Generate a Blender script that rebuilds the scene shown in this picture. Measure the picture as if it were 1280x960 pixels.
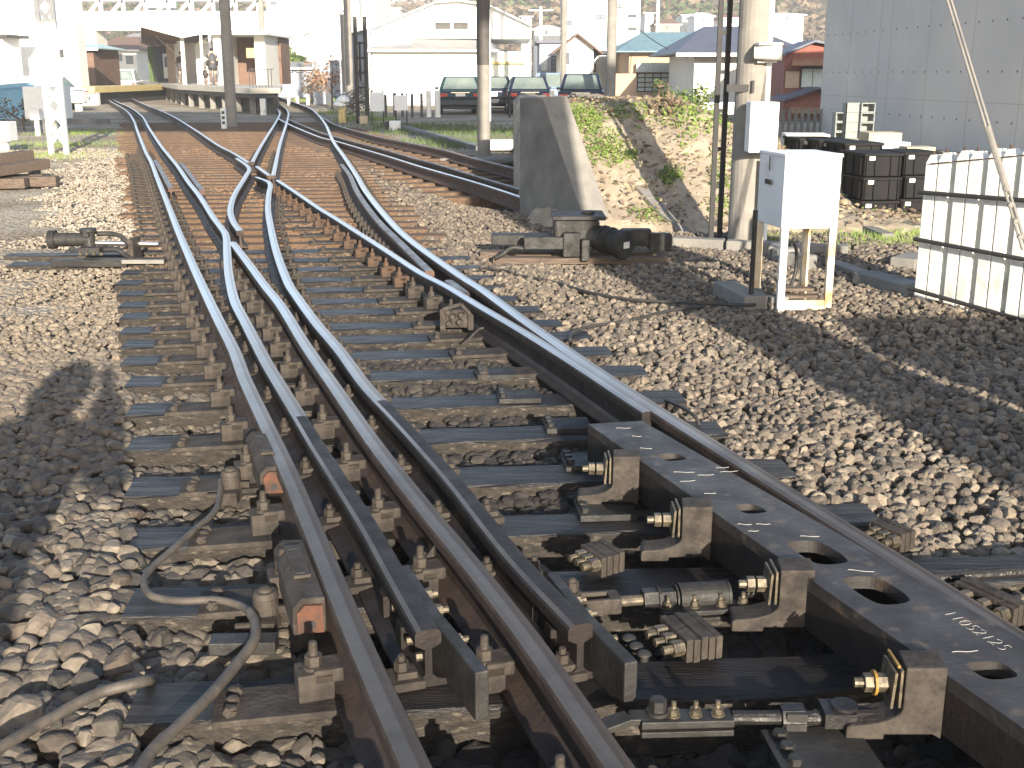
import bpy, bmesh, math, random
import numpy as np
from mathutils import Vector, Matrix, geometry
random.seed(7); rng = np.random.default_rng(7)
R = math.radians
scene = bpy.context.scene
for o in list(bpy.data.objects): bpy.data.objects.remove(o)
COL = scene.collection

# ------------------------------------------------------------------ camera
F, YH, CH = 1450.0, 93.0, 1.45
T = math.atan((480 - YH) / F)
cam = bpy.data.cameras.new('camera'); cam.sensor_width = 36; cam.lens = 36 * F / 1280
cam.clip_start = 0.05; cam.clip_end = 5000
co = bpy.data.objects.new('camera', cam); COL.objects.link(co)
co.location = (0, 0, CH); co.rotation_euler = (math.pi / 2 - T, 0, 0)
scene.camera = co
# ------------------------------------------------------------------ sky, sun, exposure
SUN_AZ, SUN_EL = 13.0, 15.0          # sun stands behind the camera, to the right
w = bpy.data.worlds.new('World'); scene.world = w; w.use_nodes = True
nt = w.node_tree; bg = nt.nodes['Background']
sky = nt.nodes.new('ShaderNodeTexSky'); sky.sky_type = 'NISHITA'; sky.sun_disc = False
sky.sun_elevation = R(SUN_EL); sky.sun_rotation = R(180 - SUN_AZ)
sky.air_density = 1.0; sky.dust_density = 1.6; sky.ozone_density = 2.0
nt.links.new(sky.outputs[0], bg.inputs[0]); bg.inputs[1].default_value = 0.115
sl = bpy.data.lights.new('sun', 'SUN'); sl.energy = 5.0; sl.angle = R(0.5); sl.color = (1.0, 0.90, 0.75)
so = bpy.data.objects.new('sun', sl); COL.objects.link(so)
sd = Vector((math.sin(R(SUN_AZ)) * math.cos(R(SUN_EL)), -math.cos(R(SUN_AZ)) * math.cos(R(SUN_EL)), math.sin(R(SUN_EL))))
so.rotation_euler = sd.to_track_quat('Z', 'Y').to_euler(); so.location = (6, -12, 12)
vs = scene.view_settings; scene.display_settings.display_device = 'sRGB'
vs.view_transform = 'Standard'; vs.look = 'None'; vs.exposure = 1.48; vs.gamma = 1; vs.use_curve_mapping = False

# ------------------------------------------------------------------ helpers
def ray(x, y):
    u = (x - 640) / F; v = (480 - y) / F
    return (u, math.cos(T) + v * math.sin(T), -math.sin(T) + v * math.cos(T))
def at(x, y, z=0.0):
    d = ray(x, y); s = (z - CH) / d[2]; return Vector((d[0] * s, d[1] * s, z))
def aty(x, y, Y):
    d = ray(x, y); s = Y / d[1]; return Vector((d[0] * s, Y, CH + d[2] * s))

def P(name, c1, c2=None, scale=8, rough=0.7, metal=0.0, bump=0.0, bscale=40, rough2=None, stretch=None, detail=6, c3=None, s3=2.0, f3=(0.5, 0.65), spec=0.4):
    m = bpy.data.materials.new(name); m.use_nodes = True; n = m.node_tree.nodes; l = m.node_tree.links
    b = n['Principled BSDF']; b.inputs['Roughness'].default_value = rough; b.inputs['Metallic'].default_value = metal
    b.inputs['Specular IOR Level'].default_value = spec
    tc = n.new('ShaderNodeTexCoord'); src = tc.outputs['Object']
    if stretch:
        mp = n.new('ShaderNodeMapping'); mp.inputs['Scale'].default_value = stretch; l.new(src, mp.inputs[0]); src = mp.outputs[0]
    b.inputs['Base Color'].default_value = (*c1, 1)
    if c2:
        t = n.new('ShaderNodeTexNoise'); t.inputs['Scale'].default_value = scale; t.inputs['Detail'].default_value = detail; t.inputs['Roughness'].default_value = 0.65
        l.new(src, t.inputs[0])
        r = n.new('ShaderNodeValToRGB'); r.color_ramp.elements[0].position = 0.35; r.color_ramp.elements[1].position = 0.65
        r.color_ramp.elements[0].color = (*c1, 1); r.color_ramp.elements[1].color = (*c2, 1)
        l.new(t.outputs[0], r.inputs[0]); outc = r.outputs[0]
        if c3:
            t3 = n.new('ShaderNodeTexNoise'); t3.inputs['Scale'].default_value = s3; t3.inputs['Detail'].default_value = 5; l.new(src, t3.inputs[0])
            r3 = n.new('ShaderNodeValToRGB'); r3.color_ramp.elements[0].position = f3[0]; r3.color_ramp.elements[1].position = f3[1]
            l.new(t3.outputs[0], r3.inputs[0])
            mx = n.new('ShaderNodeMixRGB'); l.new(r3.outputs[0], mx.inputs[0]); l.new(outc, mx.inputs[1]); mx.inputs[2].default_value = (*c3, 1)
            outc = mx.outputs[0]
        l.new(outc, b.inputs['Base Color'])
        if rough2 is not None:
            mr = n.new('ShaderNodeMapRange'); mr.inputs[1].default_value = 0.35; mr.inputs[2].default_value = 0.65
            mr.inputs[3].default_value = rough; mr.inputs[4].default_value = rough2
            l.new(t.outputs[0], mr.inputs[0]); l.new(mr.outputs[0], b.inputs['Roughness'])
    if bump:
        tb = n.new('ShaderNodeTexNoise'); tb.inputs['Scale'].default_value = bscale; tb.inputs['Detail'].default_value = 6; l.new(src, tb.inputs[0])
        bp = n.new('ShaderNodeBump'); bp.inputs['Strength'].default_value = bump; bp.inputs['Distance'].default_value = 0.01
        l.new(tb.outputs[0], bp.inputs['Height']); l.new(bp.outputs[0], b.inputs['Normal'])
    return m

M = {}
M['steel'] = P('polished_steel', (0.30, 0.275, 0.26), (0.15, 0.13, 0.12), 3, 0.26, 1.0, 0.12, 40, rough2=0.5, stretch=(1, 1, 1), c3=(0.09, 0.07, 0.06), s3=14, f3=(0.55, 0.8))
M['steelfar'] = P('bright_steel', (0.85, 0.82, 0.80), (0.6, 0.56, 0.54), 4, 0.33, 1.0, 0.05, 40, rough2=0.5)
def far_glint(name, near, far, rn, rf, mn, mf):
    # running surface : dull near the camera, far glints of light painted as paler, glossier steel
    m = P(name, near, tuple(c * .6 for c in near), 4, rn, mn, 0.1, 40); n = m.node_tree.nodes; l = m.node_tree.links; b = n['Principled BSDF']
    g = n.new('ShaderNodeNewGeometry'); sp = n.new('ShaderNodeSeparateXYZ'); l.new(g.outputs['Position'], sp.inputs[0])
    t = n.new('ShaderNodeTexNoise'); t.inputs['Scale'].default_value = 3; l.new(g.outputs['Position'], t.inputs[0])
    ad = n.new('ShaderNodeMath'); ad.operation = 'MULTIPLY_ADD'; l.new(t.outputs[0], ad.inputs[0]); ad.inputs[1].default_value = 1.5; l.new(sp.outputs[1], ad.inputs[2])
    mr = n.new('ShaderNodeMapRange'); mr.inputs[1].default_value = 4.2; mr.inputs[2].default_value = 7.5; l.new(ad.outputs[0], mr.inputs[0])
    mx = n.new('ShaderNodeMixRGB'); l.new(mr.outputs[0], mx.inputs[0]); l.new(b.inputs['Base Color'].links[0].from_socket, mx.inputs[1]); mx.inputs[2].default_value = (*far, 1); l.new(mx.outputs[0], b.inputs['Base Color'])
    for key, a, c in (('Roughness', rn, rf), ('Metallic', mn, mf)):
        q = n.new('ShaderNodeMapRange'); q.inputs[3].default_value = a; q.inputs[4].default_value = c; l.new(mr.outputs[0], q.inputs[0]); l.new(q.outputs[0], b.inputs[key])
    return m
M['steel'] = far_glint('running_steel', (0.17, 0.14, 0.115), (0.8, 0.76, 0.72), 0.42, 0.36, 0.7, 1.0)
M['shoulder'] = far_glint('rail_shoulder', (0.085, 0.06, 0.045), (0.55, 0.5, 0.47), 0.5, 0.36, 0.4, 1.0)
M['dullsteel'] = P('worn_steel', (0.30, 0.27, 0.25), (0.17, 0.14, 0.12), 10, 0.38, 0.9, 0.1, 60, rough2=0.55)
M['rail'] = P('rail_side', (0.065, 0.043, 0.032), (0.03, 0.021, 0.017), 9, 0.62, 0.15, 0.25, 70, rough2=0.8)
M['railblack'] = P('oily_rail', (0.024, 0.018, 0.016), (0.010, 0.008, 0.008), 9, 0.52, 0.0, 0.25, 70, rough2=0.68, spec=.3)
M['rustrail'] = P('rusty_rail', (0.12, 0.07, 0.05), (0.06, 0.037, 0.028), 12, 0.75, 0.1, 0.3, 70)
M['iron'] = P('dusty_iron', (0.062, 0.05, 0.04), (0.022, 0.018, 0.016), 14, 0.7, 0.1, 0.5, 60, rough2=0.85)
M['ironrust'] = P('rusty_iron', (0.095, 0.056, 0.035), (0.045, 0.03, 0.022), 14, 0.85, 0.0, 0.5, 60)
M['irongrey'] = P('grey_iron', (0.042, 0.04, 0.038), (0.017, 0.016, 0.015), 12, 0.5, 0.2, 0.3, 60, rough2=0.7)
M['ironblack'] = P('black_greasy_iron', (0.035, 0.032, 0.03), (0.016, 0.015, 0.016), 14, 0.3, 0.3, 0.6, 50, rough2=0.6)
M['bolt'] = P('bolt_steel', (0.17, 0.14, 0.095), (0.045, 0.038, 0.03), 45, 0.5, 0.4, 0.1, 80)
M['yellow'] = P('yellow_paint', (0.3, 0.17, 0.03), (0.16, 0.09, 0.03), 20, 0.5)
M['orange'] = P('orange_rust', (0.12, 0.045, 0.024), (0.035, 0.027, 0.022), 22, 0.8, 0, 0.3)
M['beam'] = P('slotted_steel', (0.06, 0.054, 0.05), (0.028, 0.025, 0.025), 5, 0.38, 0.25, 0.2, 60, rough2=0.6, detail=10, c3=(0.13, 0.095, 0.07), s3=17, f3=(0.58, 0.72))
M['chalk'] = P('chalk', (0.42, 0.41, 0.39), None, 30, 0.9)
M['wood'] = P('tarred_timber', (0.02, 0.018, 0.018), (0.009, 0.008, 0.008), 6, 0.30, 0.0, 0.6, 30, rough2=0.6, stretch=(0.7, 7, 7), c3=(0.05, 0.042, 0.036), s3=1.7, f3=(0.55, 0.85))
M['woodend'] = P('dusty_timber', (0.05, 0.041, 0.033), (0.018, 0.015, 0.013), 14, 0.8, 0.0, 1.0, 45, stretch=(1.6, 4, 4), c3=(0.12, 0.10, 0.078), s3=16, f3=(0.57, 0.70))
M['woodbrown'] = P('brown_timber', (0.15, 0.09, 0.05), (0.08, 0.05, 0.032), 8, 0.8, 0.0, 0.6, 30, stretch=(0.7, 9, 9), c3=(0.2, 0.14, 0.09), s3=3, f3=(.55, .75))
M['oldwood'] = P('weathered_timber', (0.16, 0.12, 0.09), (0.07, 0.05, 0.04), 8, 0.85, 0.0, 0.7, 25, stretch=(1, 9, 9))
M['cable'] = P('cable_rubber', (0.1, 0.085, 0.07), (0.05, 0.043, 0.038), 20, 0.6, 0, 0.2)
M['blackcable'] = P('black_cable', (0.025, 0.024, 0.024), (0.04, 0.037, 0.034), 20, 0.6)
M['concrete'] = P('concrete', (0.25, 0.235, 0.21), (0.17, 0.16, 0.145), 5, 0.85, 0, 0.3, 50, c3=(0.2, 0.19, 0.17), s3=1.5)
M['concretedark'] = P('stained_concrete', (0.19, 0.185, 0.175), (0.12, 0.12, 0.115), 3, 0.9, 0, 0.6, 30, c3=(0.25, 0.245, 0.23), s3=1.3)
M['poleconc'] = P('pole_concrete', (0.27, 0.25, 0.22), (0.2, 0.185, 0.165), 4, 0.85, 0, 0.2, 60)
M['poledark'] = P('dark_pole', (0.1, 0.09, 0.085), (0.06, 0.055, 0.05), 4, 0.8, 0, 0.2)
M['palec'] = P('pale_concrete', (0.78, 0.77, 0.72), (0.68, 0.67, 0.62), 6, 0.85, 0, 0.3, 40, c3=(0.3, 0.29, 0.24), s3=3, f3=(0.58, 0.8))
M['white'] = P('white_paint', (0.8, 0.8, 0.78), (0.74, 0.74, 0.72), 5, 0.5)
M['boxwhite'] = P('cabinet_white', (0.78, 0.79, 0.80), (0.70, 0.71, 0.72), 3, 0.45, 0, 0.02, 20, c3=(0.55, 0.5, 0.44), s3=4, f3=(0.66, 0.8))
M['legrust'] = P('rusted_white_leg', (0.72, 0.68, 0.58), (0.5, 0.36, 0.2), 7, 0.6, 0, 0.1, c3=(0.4, 0.22, 0.09), s3=6, f3=(0.58, 0.72))
M['offwhite'] = P('cream_wall', (0.74, 0.72, 0.66), (0.66, 0.64, 0.58), 2, 0.8)
M['greywall'] = P('blue_grey_wall', (0.34, 0.37, 0.42), (0.28, 0.31, 0.36), 1.5, 0.8)
M['black'] = P('black_steel', (0.02, 0.02, 0.022), (0.03, 0.028, 0.027), 10, 0.65)
M['darkgrey'] = P('dark_grey', (0.06, 0.06, 0.065), (0.04, 0.04, 0.045), 6, 0.6)
M['greyroof'] = P('grey_roof', (0.26, 0.25, 0.24), (0.36, 0.35, 0.33), 1.2, 0.75)
M['blueroof'] = P('blue_tiles', (0.14, 0.23, 0.25), (0.2, 0.3, 0.32), 3, 0.55)
M['slate'] = P('slate_roof', (0.085, 0.09, 0.12), (0.12, 0.125, 0.16), 3, 0.55)
M['tanwall'] = P('tan_wall', (0.5, 0.36, 0.25), (0.43, 0.3, 0.21), 2, 0.85)
M['redwall'] = P('red_tin_wall', (0.3, 0.1, 0.075), (0.22, 0.075, 0.055), 3, 0.75)
M['rustroof'] = P('rusty_awning', (0.42, 0.24, 0.13), (0.3, 0.14, 0.08), 3, 0.8)
M['greenroof'] = P('pale_green_roof', (0.42, 0.55, 0.52), (0.36, 0.5, 0.48), 2, 0.6)
M['glass'] = P('window_glass', (0.12, 0.15, 0.19), (0.2, 0.24, 0.28), 1.5, 0.12, 0.0)
M['carglass'] = P('car_glass', (0.2, 0.26, 0.25), (0.36, 0.42, 0.38), 1.2, 0.12)  # lightened tint stands in for bright reflections on the glass
M['frame'] = P('window_frame', (0.05, 0.05, 0.06), None, 5, 0.5)
M['curtain'] = P('pale_curtain', (0.6, 0.62, 0.55), (0.45, 0.5, 0.46), 4, 0.8)
M['brownroof'] = P('brown_soffit', (0.2, 0.12, 0.085), (0.14, 0.085, 0.06), 3, 0.8)
M['carnavy'] = P('navy_car_paint', (0.012, 0.018, 0.035), None, 5, 0.2)
M['carteal'] = P('teal_car_paint', (0.015, 0.04, 0.045), None, 5, 0.2)
M['carsilver'] = P('silver_blue_paint', (0.25, 0.36, 0.5), None, 5, 0.25, 0.3)
M['carwhite'] = P('white_car_paint', (0.8, 0.8, 0.8), None, 5, 0.25)
M['tyre'] = P('tyre', (0.02, 0.02, 0.02), None, 5, 0.8)
M['chrome'] = P('chrome', (0.6, 0.6, 0.62), None, 5, 0.2, 1.0)
M['red'] = P('red_lens', (0.45, 0.03, 0.02), None, 5, 0.3)
M['blue'] = P('light_blue_paint', (0.2, 0.42, 0.55), (0.3, 0.5, 0.6), 5, 0.6)
M['crate'] = P('black_plastic', (0.008, 0.008, 0.009), (0.014, 0.013, 0.013), 5, 0.7, spec=0.2)
M['cardboard'] = P('cardboard', (0.55, 0.45, 0.3), (0.45, 0.37, 0.25), 5, 0.85)
M['block'] = P('cinder_block', (0.3, 0.32, 0.3), (0.22, 0.24, 0.23), 9, 0.95, 0, 0.6)
M['skin'] = P('skin', (0.5, 0.3, 0.2), None, 5, 0.6)
M['cloth'] = P('dark_coat', (0.09, 0.08, 0.085), (0.06, 0.055, 0.06), 9, 0.9)
M['trouser'] = P('grey_trousers', (0.16, 0.12, 0.11), None, 5, 0.9)
M['hair'] = P('dark_hair', (0.02, 0.017, 0.015), None, 5, 0.7)
M['leaf'] = P('leaf_green', (0.045, 0.08, 0.022), (0.09, 0.125, 0.04), 3, 0.7)
M['leafbright'] = P('weed_green', (0.10, 0.17, 0.03), (0.2, 0.26, 0.06), 4, 0.7)
M['leafdry'] = P('dry_leaf', (0.19, 0.155, 0.105), (0.13, 0.085, 0.06), 4, 0.85)
M['bark'] = P('bark', (0.14, 0.1, 0.07), (0.09, 0.06, 0.05), 6, 0.9)
M['yellowp'] = P('faded_yellow', (0.62, 0.5, 0.22), (0.5, 0.4, 0.18), 4, 0.7)
M['platsurf'] = P('platform_paving', (0.5, 0.46, 0.38), (0.4, 0.37, 0.31), 2, 0.9)

def setp(o, label=None, cat=None, group=None, kind=None):
    if label: o['label'] = label
    if cat: o['category'] = cat
    if group: o['group'] = group
    if kind: o['kind'] = kind
    return o
def thing(name, loc, label, cat, group=None, rz=0):
    o = bpy.data.objects.new(name, None); COL.objects.link(o); o.empty_display_size = 0.1
    o.location = loc; o.rotation_euler = (0, 0, rz); return setp(o, label, cat, group)
def copy_tree(o, parent=None):
    c = o.copy(); COL.objects.link(c)
    if parent is not None: c.parent = parent
    for ch in [x for x in KIDS.get(o.name, [])]: KIDS.setdefault(c.name, []).append(copy_tree(ch, c))
    return c
KIDS = {}

class MB:
    def __init__(s): s.v = []; s.f = []; s.m = []
    def add(s, vs, fs, m=0):
        b = len(s.v); s.v += [tuple(v) for v in vs]; s.f += [tuple(b + i for i in f) for f in fs]; s.m += [m] * len(fs); return s
    def box(s, c, d, rz=0, m=0, rx=0, ry=0):
        M3 = Matrix.Rotation(rz, 3, 'Z') @ Matrix.Rotation(ry, 3, 'Y') @ Matrix.Rotation(rx, 3, 'X'); c = Vector(c)
        vs = [c + M3 @ Vector((x * d[0] / 2, y * d[1] / 2, z * d[2] / 2)) for x in (-1, 1) for y in (-1, 1) for z in (-1, 1)]
        return s.add(vs, [(0, 1, 3, 2), (4, 6, 7, 5), (0, 4, 5, 1), (2, 3, 7, 6), (0, 2, 6, 4), (1, 5, 7, 3)], m)
    def box2(s, a, b, m=0):
        a = Vector(a); b = Vector(b); return s.box((a + b) / 2, [abs(x) for x in (b - a)], 0, m)
    def bar(s, p0, p1, w, h, m=0):            # bar between two points, w sideways, h upward
        p0 = Vector(p0); p1 = Vector(p1); d = (p1 - p0); L = d.length
        if L < 1e-6: return s
        q = d.to_track_quat('Y', 'Z').to_matrix()
        vs = []
        for t in (0, 1):
            for (x, z) in ((-1, -1), (1, -1), (1, 1), (-1, 1)): vs.append((p0 if t == 0 else p1) + q @ Vector((x * w / 2, 0, z * h / 2)))
        return s.add(vs, [(0, 1, 2, 3), (7, 6, 5, 4), (0, 4, 5, 1), (1, 5, 6, 2), (2, 6, 7, 3), (3, 7, 4, 0)], m)
    def cyl(s, p0, p1, r0, r1=None, n=16, m=0, caps=True, rot=0):
        r1 = r0 if r1 is None else r1; p0 = Vector(p0); p1 = Vector(p1); q = (p1 - p0).to_track_quat('Z', 'Y').to_matrix()
        vs = []
        for p, r in ((p0, r0), (p1, r1)):
            for i in range(n):
                a = 2 * math.pi * i / n + rot; vs.append(p + q @ Vector((r * math.cos(a), r * math.sin(a), 0)))
        fs = [(i, (i + 1) % n, n + (i + 1) % n, n + i) for i in range(n)]
        if caps: fs += [tuple(range(n - 1, -1, -1)), tuple(range(n, 2 * n))]
        return s.add(vs, fs, m)
    def tube(s, pts, r, n=8, m=0):
        pts = [Vector(p) for p in pts]; vs = []; N = len(pts)
        for i, p in enumerate(pts):
            d = (pts[min(i + 1, N - 1)] - pts[max(i - 1, 0)]).normalized(); q = d.to_track_quat('Z', 'Y').to_matrix()
            for k in range(n):
                a = 2 * math.pi * k / n; vs.append(p + q @ Vector((r * math.cos(a), r * math.sin(a), 0)))
        fs = [(i * n + k, i * n + (k + 1) % n, (i + 1) * n + (k + 1) % n, (i + 1) * n + k) for i in range(N - 1) for k in range(n)]
        fs += [tuple(range(n - 1, -1, -1)), tuple(range((N - 1) * n, N * n))]
        return s.add(vs, fs, m)
    def prism(s, pts, vec, m=0):
        pts = [Vector(p) for p in pts]; n = len(pts); vec = Vector(vec)
        vs = pts + [p + vec for p in pts]
        fs = [tuple(range(n - 1, -1, -1)), tuple(range(n, 2 * n))] + [(i, (i + 1) % n, n + (i + 1) % n, n + i) for i in range(n)]
        return s.add(vs, fs, m)
    def dome(s, c, r, h, n=10, m=0):
        c = Vector(c); vs = []; k = 4
        for j in range(k):
            a = j * math.pi / 2 / k
            for i in range(n): vs.append(c + Vector((r * math.cos(a) * math.cos(2 * math.pi * i / n), r * math.cos(a) * math.sin(2 * math.pi * i / n), h * math.sin(a))))
        vs.append(c + Vector((0, 0, h))); fs = [(j * n + i, j * n + (i + 1) % n, (j + 1) * n + (i + 1) % n, (j + 1) * n + i) for j in range(k - 1) for i in range(n)]
        fs += [((k - 1) * n + i, (k - 1) * n + (i + 1) % n, k * n) for i in range(n)]
        return s.add(vs, fs, m)
    def leaf(s, p, size, m=0, flat=0.5):
        p = Vector(p); a = Vector((random.gauss(0, 1), random.gauss(0, 1), random.gauss(0, flat))).normalized()
        b = a.cross(Vector((random.gauss(0, 1), random.gauss(0, 1), random.gauss(0, 1)))).normalized()
        return s.add([p - a * size, p + b * size * .45, p + a * size, p - b * size * .45], [(0, 1, 2, 3)], m)
    def build(s, name, mats, parent=None, world=True, bevel=0, smooth=False, origin=None, **kw):
        if not isinstance(mats, (list, tuple)): mats = [mats]
        me = bpy.data.meshes.new(name); V = np.array(s.v, dtype=float)
        off = np.zeros(3)
        if parent is None:
            off = np.array(origin) if origin is not None else np.array([(V[:, 0].min() + V[:, 0].max()) / 2, (V[:, 1].min() + V[:, 1].max()) / 2, V[:, 2].min()])
        elif world:
            p = parent
            while p is not None: off += np.array(p.location); p = p.parent
        V = V - off
        me.from_pydata(V.tolist(), [], s.f)
        for m_ in mats: me.materials.append(M[m_] if isinstance(m_, str) else m_)
        if len(mats) > 1: me.polygons.foreach_set('material_index', s.m)
        bm = bmesh.new(); bm.from_mesh(me); bmesh.ops.recalc_face_normals(bm, faces=bm.faces); bm.to_mesh(me); bm.free()
        if smooth: me.polygons.foreach_set('use_smooth', [True] * len(me.polygons))
        o = bpy.data.objects.new(name, me); COL.objects.link(o)
        if parent is None: o.location = off
        else: o.parent = parent; KIDS.setdefault(parent.name, []).append(o)
        if bevel:
            b = o.modifiers.new('bevel', 'BEVEL'); b.width = bevel; b.segments = 2; b.limit_method = 'ANGLE'; b.angle_limit = R(40)
        if smooth is True and bevel == 0 and False: pass
        return setp(o, **kw)

def catmull(pts, n=6):
    pts = [np.array(p, float) for p in pts]; pts = [2 * pts[0] - pts[1]] + pts + [2 * pts[-1] - pts[-2]]; out = []
    for i in range(1, len(pts) - 2):
        p0, p1, p2, p3 = pts[i - 1:i + 3]
        for k in range(n):
            t = k / n; out.append(0.5 * ((2 * p1) + (-p0 + p2) * t + (2 * p0 - 5 * p1 + 4 * p2 - p3) * t * t + (-p0 + 3 * p1 - 3 * p2 + p3) * t ** 3))
    out.append(pts[-2]); return out

# ------------------------------------------------------------------ ground
def gravel_mat():
    m = bpy.data.materials.new('gravel_ground'); m.use_nodes = True; n = m.node_tree.nodes; l = m.node_tree.links; b = n['Principled BSDF']
    b.inputs['Roughness'].default_value = 0.95
    tc = n.new('ShaderNodeTexCoord')
    vo = n.new('ShaderNodeTexVoronoi'); vo.inputs['Scale'].default_value = 22; l.new(tc.outputs['Object'], vo.inputs[0])
    r = n.new('ShaderNodeValToRGB'); e = r.color_ramp.elements; e[0].color = (0.30, 0.25, 0.19, 1); e[1].color = (0.48, 0.42, 0.33, 1)
    sp = n.new('ShaderNodeSeparateColor'); l.new(vo.outputs['Color'], sp.inputs[0]); l.new(sp.outputs[0], r.inputs[0])
    n2 = n.new('ShaderNodeTexNoise'); n2.inputs['Scale'].default_value = 0.5; n2.inputs['Detail'].default_value = 8; l.new(tc.outputs['Object'], n2.inputs[0])
    r2 = n.new('ShaderNodeValToRGB'); r2.color_ramp.elements[0].position = 0.4; r2.color_ramp.elements[1].position = 0.62
    r2.color_ramp.elements[0].color = (0.62, 0.55, 0.47, 1); r2.color_ramp.elements[1].color = (1, 1, 1, 1)
    l.new(n2.outputs[0], r2.inputs[0])
    mx = n.new('ShaderNodeMixRGB'); mx.blend_type = 'MULTIPLY'; mx.inputs[0].default_value = 1; l.new(r.outputs[0], mx.inputs[1]); l.new(r2.outputs[0], mx.inputs[2])
    l.new(mx.outputs[0], b.inputs['Base Color'])
    bp = n.new('ShaderNodeBump'); bp.inputs['Strength'].default_value = 1; bp.inputs['Distance'].default_value = 0.05
    iv = n.new('ShaderNodeMath'); iv.operation = 'SUBTRACT'; iv.inputs[0].default_value = 1; l.new(vo.outputs['Distance'], iv.inputs[1])
    l.new(iv.outputs[0], bp.inputs['Height']); l.new(bp.outputs[0], b.inputs['Normal'])
    return m
M['gravel'] = gravel_mat()
def ground():
    xs = list(np.arange(-14, 14.01, 0.5)); xs = [-3000, -800, -300, -120, -60, -40, -30, -24, -19, -16] + xs + [16, 19, 24, 30, 40, 60, 120, 300, 800, 3000]
    ys = [-400, -100, -30, -10] + list(np.arange(-4, 30.01, 0.5)) + [33, 37, 42, 48, 55, 65, 80, 100, 130, 180, 260, 400, 800, 3000]
    mb = MB(); nx = len(xs)
    for y in ys:
        for x in xs:
            z = -0.17 if y < 17 else (-0.17 + 0.13 * min(1, (y - 17) / 4))
            if y < 17 and (abs(x) > 9): z = -0.17 + 0.13 * min(1, (abs(x) - 9) / 3)
            if 5.8 < y < 21 and x < -.36 * y - .3: z = -.016 + random.uniform(-.006, .006)
            if 21 < y < 60 and abs(x) < 30: z += random.uniform(-.02, .02)
            mb.v.append((x, y, z))
    for j in range(len(ys) - 1):
        for i in range(nx - 1): mb.f.append((j * nx + i, j * nx + i + 1, (j + 1) * nx + i + 1, (j + 1) * nx + i)); mb.m.append(0)
    mb.build('ground', 'gravel', smooth=True, origin=(0, 0, 0), kind='structure')
ground()

# ------------------------------------------------------------------ rails
HP = [(-.0635, 0), (.0635, 0), (.0635, .010), (.022, .021), (.009, .034), (.009, .1), (.0325, .113), (.0325, .139), (.0285, .147), (.016, .1512), (-.004, .1514), (-.016, .1512), (-.0285, .147), (-.0325, .139), (-.0325, .113), (-.009, .1), (-.009, .034), (-.022, .021), (-.0635, .010)]
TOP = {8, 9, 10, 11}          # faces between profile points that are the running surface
RZ = 0.018
RAILS = {}
def rail(px, label, key=None, shiny=True, side='rail', z=RZ, ext=0, smooth=6, name='rail', pts=None, group=None, topz=0.17, wide=1.0, topmat=None, dullnear=None):
    p = pts if pts is not None else [at(x, y, topz) for x, y in px]
    p = [(q[0], q[1]) for q in p]
    path = catmull(p, smooth) if smooth > 1 else [np.array(q, float) for q in p]
    if ext:
        d = path[-1] - path[-3]; d = d / np.linalg.norm(d); path.append(path[-1] + d * ext)
    mb = MB(); n = len(HP); N = len(path)
    for i in range(N):
        a = path[max(i - 1, 0)]; b = path[min(i + 1, N - 1)]; d = (b - a) / np.linalg.norm(b - a); r = np.array((d[1], -d[0]))
        for (u, h) in HP: mb.v.append((path[i][0] + r[0] * u * wide, path[i][1] + r[1] * u * wide, z + h))
    for i in range(N - 1):
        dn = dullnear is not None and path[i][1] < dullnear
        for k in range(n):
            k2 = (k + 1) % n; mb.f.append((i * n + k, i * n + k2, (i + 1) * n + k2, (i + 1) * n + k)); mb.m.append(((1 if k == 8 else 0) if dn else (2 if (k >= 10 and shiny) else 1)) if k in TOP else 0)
    mb.f.append(tuple(range(n))); mb.m.append(0); mb.f.append(tuple(reversed(range((N - 1) * n, N * n)))); mb.m.append(0)
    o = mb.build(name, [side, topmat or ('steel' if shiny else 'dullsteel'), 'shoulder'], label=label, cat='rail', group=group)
    if key: RAILS[key] = path
    return o
A = [(140,109),(133,114),(129,120),(137.5,126),(150,133),(160,140),(167.5,151),(171,161),(176,174),(182.5,190),(189,202),(197.5,224),(210,255),(222,286),(237,321),(250,350),(272,396),(292,435),(306,472),(330,523),(357,580),(385,645),(411,708),(440,778),(467,840),(515,945)]
Cn = [(290.6,302),(312,330),(332,357),(352,382),(382,430),(417,480),(470,555),(537,640),(591,705),(665,800),(767,945)]
B = [(147,109),(141,114),(136,120),(147.5,127.5),(162.5,134),(177.5,145),(186,159),(200,180),(212,195),(222,207),(235,226),(250,245),(266,270),(276,283),(282.5,294),(284,317),(286,342),(293,374),(306,400),(320,427),(335,455),(352,483),(375,520),(395,553),(420,592),(460,655),(495,717),(535,787)]
E = [(156,109),(157,114),(160,120),(180,130),(210,142),(240,159.5),(271,180),(292,191),(311,203)]
E2 = [(321,207.5),(337,219)]
E3 = [(347,224.5),(372,241),(400,260),(420,272),(480,310),(525,339),(560,357),(600,381),(660,416),(735,463),(776,490),(812,513)]
G = [(318,119),(330,124.5),(340,130),(349,139),(347.5,147.5),(327.5,180),(315.5,202)]
G2 = [(296,197.5),(311,209),(307,220),(294,241),(288,260),(291,275),(300,288)]
D = [(320,116),(332,122),(347.5,129),(357.5,136),(360.6,142.5),(357.5,156),(350,180),(341.5,219)]
D2 = [(321,221),(337,228),(336,242),(335,261),(339,286),(346,315),(359,350),(370,368),(395,402),(425,437),(457,480),(495,520),(532,560),(570,603),(640,690),(726,780)]
Fr = [(330,116),(340,118.5),(352,122),(370,128.5),(387,135),(397.5,143),(407.5,156),(416,175),(430,195),(445,217.5),(457,238),(480,267),(510,297),(570,340),(600,359),(625,377),(660,402.5),(720,444),(780,484),(880,547),(960,597),(1060,660),(1150,715),(1280,798)]
J = [(427,205),(437.5,219),(447,240),(470,272),(500,302),(537,338)]
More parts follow.
